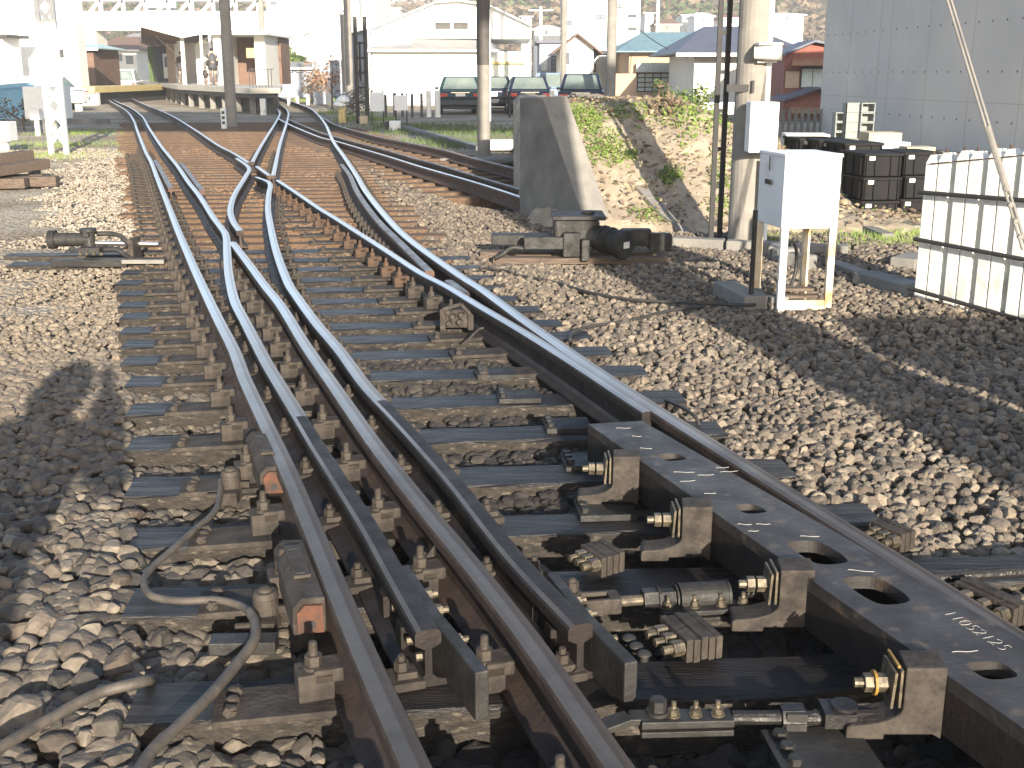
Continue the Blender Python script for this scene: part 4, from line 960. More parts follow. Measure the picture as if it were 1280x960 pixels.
for i, (a, b) in enumerate((((1052, 272), (1110, 296)), ((1062, 258), (1150, 286)), ((1040, 330), (1100, 352)))):
    MB().bar(at(*a, .0), at(*b, .0), .12, .06).build('ground_plank', 'concrete', label='%s pale plank lying in the grass left of the fence' % ('shorter', 'longer', 'lower')[i], cat='plank')

# ------------------------------------------------------------------ pale concrete fence
def fence():
    d = Vector((.57, -.82, 0)); base = Vector((2.67, 7.5, 0)); n_ = Vector((.82, .57, 0))
    t = thing('concrete_fence', (base.x, base.y, 0), 'pale concrete pale fence with black pipes at the right edge', 'fence')
    k = 0; s = 0
    while s < 1.25:
        back = 0; p = base + d * s + n_ * (.045 * back) + Vector((0, 0, -.02 - .2 * s)); wd = .084; th = .10
        h = .97 + .34 * s + random.uniform(-.012, .012); u = d
        q = [(-wd / 2, -.15), (wd / 2, -.15), (wd / 2, h - .05), (.014, h), (-.014, h), (-wd / 2, h - .05)]
        MB().prism([p + u * a + Vector((0, 0, b)) for a, b in q], n_ * th).build('pale', 'palec', t, bevel=.006)
        MB().box(p + n_ * .02 + Vector((0, 0, h + .01)), (.012, .012, .03)).build('finial', 'ironrust', t)
        s += (.092 if k % 2 == 0 else .128); k += 1
    for i, (z0, z1, o) in enumerate(((.10, -.02, -.07), (.42, .36, -.05), (.72, .74, -.05))):
        a = base + n_ * o - d * .04 + Vector((0, 0, z0)); b = base + n_ * o + d * 1.3 + Vector((0, 0, z1)); MB().cyl(a, b, .014, n=12).build('pipe', 'black', t)
    a = base + Vector((.0, .0, .9)); MB().cyl(a - n_ * .01, a + d * 1.3 + Vector((0, 0, .18)), .004, n=6).build('wire', 'ironrust', t)
    a = base - n_ * .06 + Vector((0, 0, .0)); MB().bar(a, a + d * 1.3 + Vector((0, 0, -.26)), .1, .05).build('plinth', 'concrete', t)
fence()

# ------------------------------------------------------------------ crates, boxes, blocks
def crate(p, w_, d_, h_, rz, label):
    t = thing('black_crate', tuple(p), label, 'plastic crate', 'black plastic crates stacked behind the fence', rz)
    def b(m_, n, mt='crate', bv=.006): m_.build(n, mt, t, world=False, bevel=bv)
    b(MB().box((0, 0, h_ * .5), (w_ * .94, d_ * .94, h_ * .96)), 'body')
    m_ = MB().box((0, -d_ * .48, h_ * .92), (w_, .03, h_ * .12)).box((0, d_ * .48, h_ * .92), (w_, .03, h_ * .12)).box((-w_ * .485, 0, h_ * .92), (.03, d_ * .9, h_ * .12)).box((w_ * .485, 0, h_ * .92), (.03, d_ * .9, h_ * .12))
    b(m_, 'rim')
    for x in (-.42, -.2, .2, .42): b(MB().box((x * w_, -d_ * .48, h_ * .45), (.02, .025, h_ * .8)), 'rib')
    for y in (-.35, 0, .35): b(MB().box((-w_ * .48, y * d_, h_ * .45), (.025, .02, h_ * .8)), 'rib')
    b(MB().box((-w_ * .3, -d_ * .49, h_ * .78), (.06, .008, .04)), 'label_tag', 'offwhite', 0)
def stack():
    base = [(aty(1086, 260, 12.2).x, 12.2), (aty(1134, 260, 12.4).x, 12.4)]
    W_, H_ = .41, .238
    for c, (x, y) in enumerate(base):
        for k in range(3):
            lab = '%s black plastic crate of the %s column behind the fence' % (('bottom', 'middle', 'top')[k], ('left', 'right')[c])
            crate(Vector((x + random.uniform(-.02, .02), y, -.03 + k * H_)), W_, .62, H_, R(6), lab)
    for k, (x, Y, z) in enumerate(((aty(1066, 200, 13.4).x, 13.4, 0), (aty(1034, 200, 14).x, 14, 0), (aty(1010, 200, 14.4).x, 14.4, 0))):
        for j in range(3): crate(Vector((x, Y, -.03 + j * .25)), .46, .62, .25, R(6), '%s black plastic crate of the %s rear column behind the cabinet' % (('bottom', 'middle', 'top')[j], ('right', 'middle', 'left')[k]))
stack()
def simplebox(px0, px1, Y, dp, name, mat, label, cat, rz=0):
    a = aty(*px0, Y); b = aty(*px1, Y); t = MB().box(((a.x + b.x) / 2, Y + dp / 2, (a.z + b.z) / 2), (abs(b.x - a.x), dp, abs(a.z - b.z)), rz=rz).build(name, mat, bevel=.006, label=label, cat=cat)
simplebox((1085, 186), (1128, 166), 14.2, .4, 'carton', 'cardboard', 'open tan carton on top of the black crates', 'cardboard box')
simplebox((1096, 192), (1138, 178), 13.6, .3, 'carton', 'white', 'flat white carton in front of the tan carton', 'cardboard box', .1)
simplebox((1133, 196), (1170, 184), 13.2, .3, 'carton', 'cardboard', 'low tan carton right of the white carton', 'cardboard box')
simplebox((985, 184), (1040, 168), 14.6, .5, 'tarpaulin', 'offwhite', 'pale folded sheet lying over the rear crates', 'sheet', -.1)
for c, x in enumerate((1040, 1052, 1071)):
    n_ = (3, 4, 4)[c]
    for k in range(n_):
        Y = 24.6 - c * .1; a = aty(x, 186, Y); w_ = (.19, .3, .28)[c]
        t = thing('cinder_block', (a.x + w_ / 2, Y, -.04 + k * .195 + .25), '%s block from the bottom in the %s stack against the concrete wall' % (('first', 'second', 'third', 'top')[k], ('left', 'middle', 'right')[c]), 'cinder block', 'cinder blocks stacked by the concrete building')
        H_ = .19; m_ = MB().box((0, .12, 0), (w_, .02, H_)).box((-w_ / 2 + .01, 0, 0), (.02, .26, H_)).box((w_ / 2 - .01, 0, 0), (.02, .26, H_)).box((0, 0, -H_ / 2 + .01), (w_ - .04, .24, .02)).box((0, -.0, H_ / 2 - .01), (w_ - .04, .24, .02))
        if c == 1: m_.box((0, -.12, 0), (w_, .02, H_))
        m_.build('block', 'block', t, world=False)
MB().box((aty(1060, 186, 24.6).x, 24.6, .0), (1.6, .6, .36)).build('loading_step', 'concrete', label='low concrete step under the stacked cinder blocks', cat='step')

# ------------------------------------------------------------------ concrete building (right)
def tie_mat():
    m = P('board_concrete', (0.58, 0.55, 0.52), (0.5, 0.48, 0.45), .7, .85, 0, .1, 20, c3=(0.66, 0.61, 0.55), s3=.35, f3=(.5, .7)); return m
M['tiewall'] = tie_mat(); M['jointgrey'] = P('joint_grey', (0.4, 0.38, 0.36), None)
def bigbuilding():
    C0 = aty(1105, 150, 26); C0.z = 0; C1 = aty(1280, 150, 20.4); C1.z = 0; C2 = Vector((C0.x - .33, 30.2, 0)); H_ = 5.5
    dv = (C1 - C0).normalized(); C1 = C0 + dv * 9
    t = thing('concrete_building', (C0.x, C0.y, 0), 'tall windowless blue grey concrete building with formwork holes on the right', 'building')
    q = [C0, C1, C1 + Vector((9, 3, 0)), C2 + Vector((9, 1, 0)), C2]
    MB().prism([p + Vector((0, 0, -.2)) for p in q], (0, 0, H_)).build('wall', 'tiewall', t)
    def face(a, b, n, nm):
        d = (b - a); L = d.length; d = d / L; nrm = Vector((d.y, -d.x, 0));
        if nrm.dot(Vector((0, 0, 0)) - a) < 0: nrm = -nrm
        m_ = MB(); j = MB(); s = .25; k = 0
        while s < L:
            for z in (.62, 1.5, 2.38, 3.26, 4.1): p = a + d * s + Vector((0, 0, z)); m_.cyl(p + nrm * .002, p - nrm * .01 + nrm * .006, .022, n=10)
            s += .5
        m_.build('tie_hole', 'darkgrey', t, kind='stuff')
        s = 0
        while s < L:
            j.bar(a + d * (s + .02) + nrm * .002, a + d * (s + .02) + nrm * .002 + Vector((0, 0, 5.2)), .008, .003); s += 1.8
        for z in (.95, 3.7): j.bar(a + nrm * .002 + Vector((0, 0, z)), b + nrm * .002 + Vector((0, 0, z)), .003, .010)
        j.build('formwork_joint', 'jointgrey', t)
    face(C0, C1, 0, ''); face(C2, C0, 0, '')
bigbuilding()

# ------------------------------------------------------------------ generic buildings
def building(name, x0, x1, yb, ye, yr, Y, depth, wall, roof, kind, label, cat='house', wins=(), over=.3, z0=None, rz=0, eave='white', trim=True):
    a = aty(x0, yb, Y); b = aty(x1, ye, Y); zr = aty((x0 + x1) / 2, yr, Y).z; zb = -.1 if z0 is None else z0; ze = b.z
    t = thing(name, ((a.x + b.x) / 2, Y, 0), label, cat); W_ = b.x - a.x; cx = (a.x + b.x) / 2
    if kind == 'gabley':      # gable faces the camera
        MB().prism([(a.x, Y, zb), (b.x, Y, zb), (b.x, Y, ze), (cx, Y, zr), (a.x, Y, ze)], (0, depth, 0)).build('wall', wall, t)
        m_ = MB(); s = (zr - ze) / (W_ / 2); th = .08
        for sg in (-1, 1):
            e = Vector((cx + sg * (W_ / 2 + over), Y - over, zr - s * (W_ / 2 + over))); r_ = Vector((cx, Y - over, zr + .01)); m_.prism([e, r_, r_ + Vector((0, 0, th)), e + Vector((0, 0, th))], (0, depth + 2 * over, 0))
        m_.build('roof', roof, t)
    else:
        MB().box2((a.x, Y, zb), (b.x, Y + depth, ze)).build('wall', wall, t)
        if kind == 'flat': MB().box2((a.x - over, Y - over, ze), (b.x + over, Y + depth + over, zr)).build('roof', roof, t)
        else:
            hx = (W_ / 2 if kind == 'pyr' else (min(W_ * .25, 2.5) if kind == 'hip' else 0.0)); o = over
            A0 = [(a.x - o, Y - o, ze), (b.x + o, Y - o, ze), (b.x + o, Y + depth + o, ze), (a.x - o, Y + depth + o, ze)]; rr = [(a.x - o * (hx == 0) + hx, Y + depth / 2, zr), (b.x + o * (hx == 0) - hx, Y + depth / 2, zr)]
            MB().add(A0 + rr + [(x, y, z - .06) for x, y, z in A0], [(0, 1, 5, 4), (2, 3, 4, 5), (1, 2, 5), (3, 0, 4), (9, 8, 7, 6), (0, 6, 7, 1), (1, 7, 8, 2), (2, 8, 9, 3), (3, 9, 6, 0)]).build('roof', roof, t)
            if trim: MB().box2((a.x - o, Y - o - .03, ze - .16), (b.x + o, Y - o - .005, ze - .02)).build('fascia', eave, t)
    for wn in wins:
        wx0, wy0, wx1, wy1 = wn[:4]; g = wn[4] if len(wn) > 4 else 'glass'; nx = wn[5] if len(wn) > 5 else 2; ny = wn[6] if len(wn) > 6 else 1
        p = aty(wx0, wy1, Y - .03); q = aty(wx1, wy0, Y - .03); fr = MB(); s = .05
        fr.box2((p.x, Y - .05, p.z), (p.x + s, Y - .002, q.z)).box2((q.x - s, Y - .05, p.z), (q.x, Y - .002, q.z)).box2((p.x, Y - .05, p.z), (q.x, Y - .002, p.z + s)).box2((p.x, Y - .05, q.z - s), (q.x, Y - .002, q.z))
        for i in range(1, nx): xx = p.x + (q.x - p.x) * i / nx; fr.box2((xx - s / 2, Y - .045, p.z), (xx + s / 2, Y - .003, q.z))
        for i in range(1, ny): zz = p.z + (q.z - p.z) * i / ny; fr.box2((p.x, Y - .042, zz - s / 2), (q.x, Y - .004, zz + s / 2))
        f = fr.build('window', wn[7] if len(wn) > 7 else 'frame', t)
        MB().box2((p.x + s, Y - .02, p.z + s), (q.x - s, Y - .008, q.z - s)).build('pane', g, f)
    return t
# white warehouse
def warehouse():
    Y = 60; X = lambda x: aty(x, 90, Y).x; Z = lambda y: aty(640, y, Y).z
    t = thing('warehouse', (X(560), Y, 0), 'big white warehouse with grey lean-to roof behind the parked cars', 'warehouse')
    MB().box2((X(466), Y, -.2), (X(612), Y + 12, Z(63))).build('front_wall', 'white', t)
    MB().box2((X(612), Y + .6, -.2), (X(664), Y + 12, Z(64))).build('front_wall', 'white', t)
    MB().add([(X(458), Y - .4, Z(61)), (X(628), Y - .4, Z(63)), (X(610), Y + 1.6, Z(49)), (X(462), Y + 1.6, Z(47)), (X(458), Y - .4, Z(62.5)), (X(628), Y - .4, Z(64.5))], [(0, 1, 2, 3), (0, 4, 5, 1), (1, 5, 2), (0, 3, 4)]).build('lean_to_roof', 'greyroof', t)
    MB().box2((X(460), Y - .48, Z(65)), (X(626), Y - .41, Z(62))).build('gutter', 'white', t)
    Yu = Y + 1.5
    U = [(461, 49), (664, 48), (664, 33), (612, 8), (575, 2), (545, 4), (465, 37)]
    MB().prism([(aty(x, y, Yu).x, Yu, aty(x, y, Yu).z) for x, y in U], (0, 11, 0)).build('upper_wall', 'white', t)
    MB().prism([(aty(x, y, Yu).x, Yu - .4, aty(x, y, Yu).z) for x, y in ((465, 37), (545, 4), (575, 2), (612, 8), (664, 33), (664, 31), (612, 6), (575, 0), (545, 2), (464, 35))], (0, 12, 0)).build('roof_edge', 'white', t)
    for x0, x1 in ((544, 563), (567, 585)):
        m_ = MB().box2((aty(x0, 30, Yu).x, Yu - .05, aty(0, 36, Yu).z), (aty(x1, 30, Yu).x, Yu - .002, aty(0, 28, Yu).z)); v = m_.build('vent', 'irongrey', t)
        m_ = MB()
        for k in range(5): z = aty(0, 35 - k * 1.5, Yu).z; m_.box2((aty(x0 + .5, 30, Yu).x, Yu - .08, z), (aty(x1 - .5, 30, Yu).x, Yu - .051, z + .02))
        m_.build('louvre', 'concrete', v)
    MB().box2((X(617), Y + .5, -.1), (X(654), Y + .58, Z(80))).build('door', 'curtain', t); MB().box2((X(615), Y + .35, Z(80)), (X(656), Y + .58, Z(77))).build('door_hood', 'yellowp', t)
    # side wing, its blue shade put into the wall colour
    S0 = Vector((X(465), Y, 0)); S1 = aty(433, 90, 66)
    q = [(S0.x, Y, -.2), (aty(436, 90, 70).x, 70, -.2), (aty(436, 90, 70).x, 70, aty(0, 43, 70).z), (S0.x, Y, Z(38))]
    MB().prism(q, (2, .6, 0)).build('side_wall', 'greywall', t)
    MB().prism([(q[3][0] - .1, Y - .2, q[3][2] + .05), (q[2][0] - .1, 70, q[2][2] + .05), (q[2][0] - .1, 70, q[2][2] - .1), (q[3][0] - .1, Y - .2, q[3][2] - .1)], (.1, 0, 0)).build('side_eave', 'darkgrey', t)
    p = Vector((S0.x, Y, 0)).lerp(Vector((q[1][0], 70, 0)), .45); MB().box((p.x - .06, p.y, 2.1), (.06, .9, 2.0), rz=-.0).build('side_window', 'darkgrey', t)
    MB().cyl((X(463), Y - .2, -.1), (X(463), Y - .2, Z(33)), .07, n=10).build('downpipe', 'offwhite', t); MB().cyl((aty(434, 90, 66).x, 66, -.1), (aty(434, 90, 66).x, 66, 4.6), .3, n=10).build('flue', 'darkgrey', t)
warehouse()
building('grey_annex', 392, 435, 125, 76, 75, 74, 6, 'greywall', 'greywall', 'flat', 'blue grey flat annex wall left of the warehouse', 'shed', over=0)
building('tool_shed', 392, 406, 130, 99, 97.5, 62, 2, 'greywall', 'darkgrey', 'flat', 'narrow dark grey shed beside the curved rails', 'shed', over=.05)
building('long_shed', 336, 393, 122, 84, 76, 80, 6, 'greywall', 'greyroof', 'hip', 'low shed with grey roof and bright gaps under its eaves', 'shed', over=.4, wins=[(346, 87, 354, 91, 'white', 1, 1), (357, 87, 366, 91, 'white', 1, 1), (370, 87, 379, 91, 'white', 1, 1), (382, 87, 391, 91, 'white', 1, 1)])
building('white_block', 372, 470, 110, -8, -10, 100, 12, 'white', 'white', 'flat', 'tall plain white block far behind the warehouse', 'building', over=0)
building('white_block', 455, 468, 110, -30, -32, 98, 5, 'white', 'white', 'flat', 'narrow white tower behind the warehouse corner', 'building', over=0)
building('white_block', 338, 376, 110, -12, -14, 96, 8, 'white', 'white', 'flat', 'white building behind the low grey shed', 'building', over=0, wins=[(388 - 50, 2, 346, 6, 'glass', 1, 1)])
building('pergola_house', 430, 400, 1, 1, 1, 1, 1, 'white', 'white', 'flat', 'x', 'x') if False else None
# houses to the right
building('blue_roof_house', 785, 905, 130, 64, 36, 60, 9, 'tanwall', 'blueroof', 'hip', 'tan house under a big blue tiled roof', 'house', over=.7, z0=-.1, trim=False,
    wins=[(796, 91, 846, 115, 'curtain', 5, 4)])
q0 = aty(795, 90, 59.7); q1 = aty(847, 80, 59.7)
MB().box2((q0.x, 59.5, q0.z), (q1.x, 59.95, aty(0, 79, 60).z)).build('shutter_box', 'curtain', label='pale shutter case above the barred window of the tan house', cat='shutter')
simplebox((768, 122), (795, 92), 57, .4, 'garden_wall', 'tanwall', 'tan garden wall left of the barred window', 'wall')
building('slate_roof_house', 866, 985, 130, 66, 28, 50, 8, 'offwhite', 'slate', 'hip', 'cream house under a wide dark slate roof behind the pole', 'house', over=.9, z0=-.1, eave='offwhite')
building('white_house', 712, 768, 120, 60, 34, 70, 7, 'white', 'greenroof', 'hip', 'white house with pale green roof between the two pale poles', 'house', over=.4, wins=[(716, 82, 724, 94), (735, 80, 745, 90)])
building('old_gable_house', 700, 742, 120, 60, 44, 66, 6, 'offwhite', 'brownroof', 'gabley', 'old house with brown gable roof behind the left pale pole', 'house', over=.5, wins=[(706, 66, 712, 80)])
building('grey_house', 674, 712, 120, 54, 50, 74, 6, 'greywall', 'slate', 'flat', 'small blue grey house right of the white warehouse', 'house', over=.2, wins=[(677, 70, 684, 88, 'curtain', 2, 2, 'white'), (689, 70, 702, 92, 'glass', 2, 4)])
building('apartment_block', 706, 802, 110, -40, -42, 110, 12, 'offwhite', 'offwhite', 'flat', 'large cream apartment block behind the houses', 'apartment block', over=0, wins=[(745, 18, 757, 24), (770, 4, 780, 10), (785, 18, 796, 22, 'darkgrey', 1, 1), (785, 34, 796, 38, 'darkgrey', 1, 1), (708, 26, 716, 32)])
# red tin house
def redhouse():
    Y = 42; X = lambda x: aty(x, 90, Y).x; Z = lambda y: aty(640, y, Y).z
    t = thing('red_tin_house', (X(1005), Y, 0), 'narrow red tin house with two rusty gables beside the concrete building', 'house')
    MB().prism([(X(980), Y, -.1), (X(1050), Y, -.1), (X(1050), Y, Z(60)), (X(1015), Y, Z(54)), (X(980), Y, Z(68))], (0, 6, 0)).build('upper_wall', 'redwall', t)
    MB().prism([(X(972), Y - 1.2, -.1), (X(1050), Y - 1.2, -.1), (X(1050), Y - 1.2, Z(122)), (X(1011), Y - 1.2, Z(112)), (X(972), Y - 1.2, Z(124))], (0, 1.1, 0)).build('lower_wall', 'redwall', t)
    for (ax, ay), (bx, by), (cx_, cy), yy in (((978, 69), (1014, 53), (1052, 60), Y - .3), ((970, 125), (1010, 111), (1052, 121), Y - 1.6)):
        m_ = MB(); m_.prism([(X(ax), yy, Z(ay)), (X(bx), yy, Z(by)), (X(bx), yy, Z(by) + .08), (X(ax), yy, Z(ay) + .08)], (0, 2.5, 0)).prism([(X(bx), yy, Z(by)), (X(cx_), yy, Z(cy)), (X(cx_), yy, Z(cy) + .08), (X(bx), yy, Z(by) + .08)], (0, 2.5, 0)); m_.build('roof', 'slate', t)
    MB().prism([(X(984), Y - .6, Z(81)), (X(1040), Y - .6, Z(81)), (X(1040), Y, Z(73)), (X(990), Y, Z(73))], (0, .02, -.04)).build('awning', 'rustroof', t)
    MB().prism([(X(974), Y - 1.8, Z(139)), (X(1040), Y - 1.8, Z(139)), (X(1040), Y - 1.2, Z(132)), (X(980), Y - 1.2, Z(132))], (0, .02, -.04)).build('awning', 'rustroof', t)
    f = MB().box2((X(1001), Y - .06, Z(110)), (X(1030), Y - .003, Z(84))).build('window', 'frame', t); m_ = MB().box2((X(1002), Y - .08, Z(109)), (X(1015), Y - .062, Z(86))).box2((X(1016), Y - .08, Z(109)), (X(1029), Y - .062, Z(86))); m_.build('pane', 'curtain', f)
    MB().box2((X(982), Y - .05, Z(110)), (X(999), Y - .004, Z(89))).build('shutter', 'tanwall', t)
    for a, b in ((986, 994), (998, 1006), (1010, 1016)): MB().box2((X(a), Y - 1.25, Z(170)), (X(b), Y - 1.203, Z(147))).build('lower_window', 'white', t)
redhouse()
m_t = thing('slat_fence', (aty(990, 150, 30).x, 30, 0), 'grey slat fence with spiky tops in front of the red house', 'fence')
for i, x in enumerate(range(977, 1032, 8)):
    p = aty(x, 150, 30); q = aty(x + 4.5, 137, 30); MB().box2((p.x, 30, -.1), (q.x, 30.05, q.z)).build('slat', 'concretedark', m_t)
p = aty(972, 152, 30); q = aty(1032, 152, 30); MB().box2((p.x, 30.06, p.z), (q.x, 30.1, p.z + .06)).build('rail', 'concretedark', m_t)
# low walls at the bank top
simplebox((760, 137), (815, 122), 17.2, .2, 'low_wall', 'palec', 'low pale wall on top of the bank, left piece', 'wall'); simplebox((836, 143), (925, 128), 17.4, .2, 'low_wall', 'palec', 'low pale wall on top of the bank, right piece', 'wall')
simplebox((684, 136), (694, 120), 15, .15, 'low_wall', 'concretedark', 'x', 'wall') if False else None
simplebox((690, 140), (762, 121), 17.5, .2, 'low_wall', 'concrete', 'dark low wall behind the wing wall on the bank', 'wall')

# ------------------------------------------------------------------ station platform
def platform():
    P1, P2, P3 = Vector((-9.9, 45.2, 0)), Vector((-16.2, 58, 0)), Vector((-33, 106, 0)); Q3, Q2, Q1 = Vector((-28, 108, 0)), Vector((-11.5, 60, 0)), Vector((-9.0, 46.5, 0))
    q = [P1, P2, P3, Q3, Q2, Q1]; t = thing('station_platform', (P1.x, P1.y, 0), 'raised station platform with dark underside between the tracks', 'platform')
    MB().prism([p + Vector((0, 0, .74)) for p in q], (0, 0, .2)).build('deck', 'platsurf', t)
    MB().prism([p + Vector((0, 0, .56)) for p in (P1 + Vector((.15, .2, 0)), P2 + Vector((.2, 0, 0)), P3 + Vector((.3, 0, 0)), Q3, Q2 - Vector((.2, 0, 0)), Q1 - Vector((.15, -.2, 0)))], (0, 0, .17)).build('edge_beam', 'darkgrey', t)
    ce = (P1 + P2 + P3 + Q3 + Q2 + Q1) / 6
    MB().prism([p + Vector((0, 0, -.1)) + (Vector((.9, .9, 0)) if i < 3 else Vector((-.5, .6, 0))) for i, p in enumerate(q)], (0, 0, .66)).build('base_wall', 'concretedark', t)
    for a, b, n in ((P1, P2, 6), (P2, P3, 12)):
        for k in range(n): p = a.lerp(b, (k + .5) / n) + Vector((.35, .2, 0)); MB().box2((p.x - .12, p.y - .12, -.1), (p.x + .12, p.y + .12, .56)).build('support_post', 'concrete', t)
    p = P1 + Vector((.45, .1, 0)); MB().box2((p.x - .1, p.y - .1, -.1), (p.x + .1, p.y + .1, .56)).build('support_post', 'palec', t)
    # safety rail right end
    m_ = MB(); a = aty(312, 100, 47); b = aty(328, 100, 47)
platform()
def canopy():
    t = thing('platform_canopy', (-17, 62, .94), 'station canopy with V shaped roof and brown underside over the platform', 'canopy')
    Y0 = 62; X = lambda x, Y=Y0: aty(x, 60, Y).x; Z = lambda y, Y=Y0: aty(640, y, Y).z; dv = Vector((-10.5, 34, 0))
    L_, V_, R_ = Vector((X(178), Y0, Z(33))), Vector((X(229), Y0, Z(47))), Vector((X(274), Y0, Z(38))); th = Vector((0, 0, .12))
    MB().prism([L_ + th * 1.2, V_ + th, V_ + th * 1.8, L_ + th * 2], dv).prism([V_ + th, R_ + th * 1.2, R_ + th * 2, V_ + th * 1.8], dv).build('roof', 'white', t)
    MB().prism([L_ + Vector((0, .1, 0)), V_ + Vector((0, .1, 0)), V_ + th + Vector((0, .1, 0)), L_ + th + Vector((0, .1, 0))], dv).prism([V_ + Vector((0, .1, 0)), R_ + Vector((0, .1, 0)), R_ + th + Vector((0, .1, 0)), V_ + th + Vector((0, .1, 0))], dv).build('soffit', 'brownroof', t)
    MB().prism([L_ - Vector((0, .05, .02)), V_ - Vector((0, .05, .02)), V_ - Vector((0, .05, -.35)), L_ - Vector((0, .05, -.35))], (0, .08, 0)).prism([V_ - Vector((0, .05, .02)), R_ - Vector((0, .05, .02)), R_ - Vector((0, .05, -.35)), V_ - Vector((0, .05, -.35))], (0, .08, 0)).build('gable_fascia', 'white', t)
    for k in range(6):
        p = V_ + dv * (k / 6 + .02); MB().box2((p.x - .09, p.y - .09, .9), (p.x + .09, p.y + .09, p.z)).build('post', 'offwhite', t)
        if k in (1, 3): MB().bar(Vector((p.x, p.y, p.z - .9)), Vector((p.x - 1.3, p.y, p.z + .3)), .03, .03).build('brace', 'offwhite', t)
    for x in (252, 263): p = aty(x, 60, 61.5); MB().box2((p.x - .06, 61.44, .94), (p.x + .06, 61.56, aty(0, 44, 61.5).z)).build('post', 'offwhite', t)
canopy()
def waiting():
    Y = 60; X = lambda x: aty(x, 60, Y).x; Z = lambda y: aty(640, y, Y).z
    t = thing('waiting_room', (X(290), Y, .94), 'cream platform building with flat roof behind the grey pole', 'station building')
    MB().box2((X(276), Y + 3.5, .94), (X(334), Y + 6, Z(44))).build('rear_wall', 'brownroof', t)
    MB().box2((X(270), Y - .5, .94), (X(279), Y + 3, Z(44))).build('wall', 'white', t)
    MB().box2((X(318), Y, .94), (X(331), Y + 3.4, Z(44))).build('wall', 'offwhite', t)
    MB().box2((X(262), Y - 1.2, Z(44)), (X(340), Y + 6.2, Z(40))).build('roof', 'white', t)
    MB().box2((X(302), Y + 1, Z(72)), (X(313), Y + 1.1, Z(59))).build('sign_board', 'yellowp', t)
    MB().box2((X(284), Y, .94), (X(288), Y + .3, Z(44))).build('column', 'greywall', t)
    MB().box2((X(310), Y - 3, .94), (X(330), Y - 2.95, .94 + .02)).build('threshold', 'darkgrey', t)
    # inner wall on the left side of the platform building
    t2 = thing('station_office', (aty(190, 90, 78).x, 78, .94), 'dark station office with lit window under the canopy', 'station building')
    X2 = lambda x: aty(x, 60, 78).x; Z2 = lambda y: aty(640, y, 78).z
    MB().box2((X2(192), 78, .94), (X2(222), 82, Z2(58))).build('wall', 'darkgrey', t2); MB().box2((X2(203), 77.9, Z2(98)), (X2(215), 77.98, Z2(67))).build('door', 'offwhite', t2)
    MB().box2((X2(205), 77.86, Z2(84)), (X2(213), 77.89, Z2(71))).build('window', 'glass', t2)
    MB().box2((X2(213), 77, .94), (X2(228), 82, Z2(52))).build('side_wall', 'tanwall', t2)
    # white end wall under the canopy
    Y3 = 66; MB().box2((aty(244, 60, Y3).x, Y3, .94), (aty(270, 60, Y3).x, Y3 + .2, aty(0, 55, Y3).z)).build('partition_wall', 'white', label='bright white partition wall under the right half of the canopy', cat='wall')
    MB().box2((aty(184, 60, 84).x, 84, .94), (aty(189, 60, 84).x, 84.6, aty(0, 58, 84).z)).build('hedge_panel', 'leaf', label='narrow green panel at the left end of the office', cat='panel')
waiting()
def railing():
    a = aty(312, 100, 48.5); b = aty(330, 100, 48.5); t = thing('platform_railing', (a.x, 48.5, .94), 'dark railing at the right end of the platform', 'railing'); m_ = MB()
    MB().box2((a.x, 48.5, aty(0, 87, 48.5).z), (b.x + .4, 48.54, aty(0, 86, 48.5).z)).build('top_rail', 'darkgrey', t)
    for k in range(8): x = a.x + (b.x - a.x + .3) * k / 7; m_.box2((x - .015, 48.5, .9), (x + .015, 48.53, aty(0, 87, 48.5).z))
    m_.build('baluster', 'darkgrey', t)
railing()

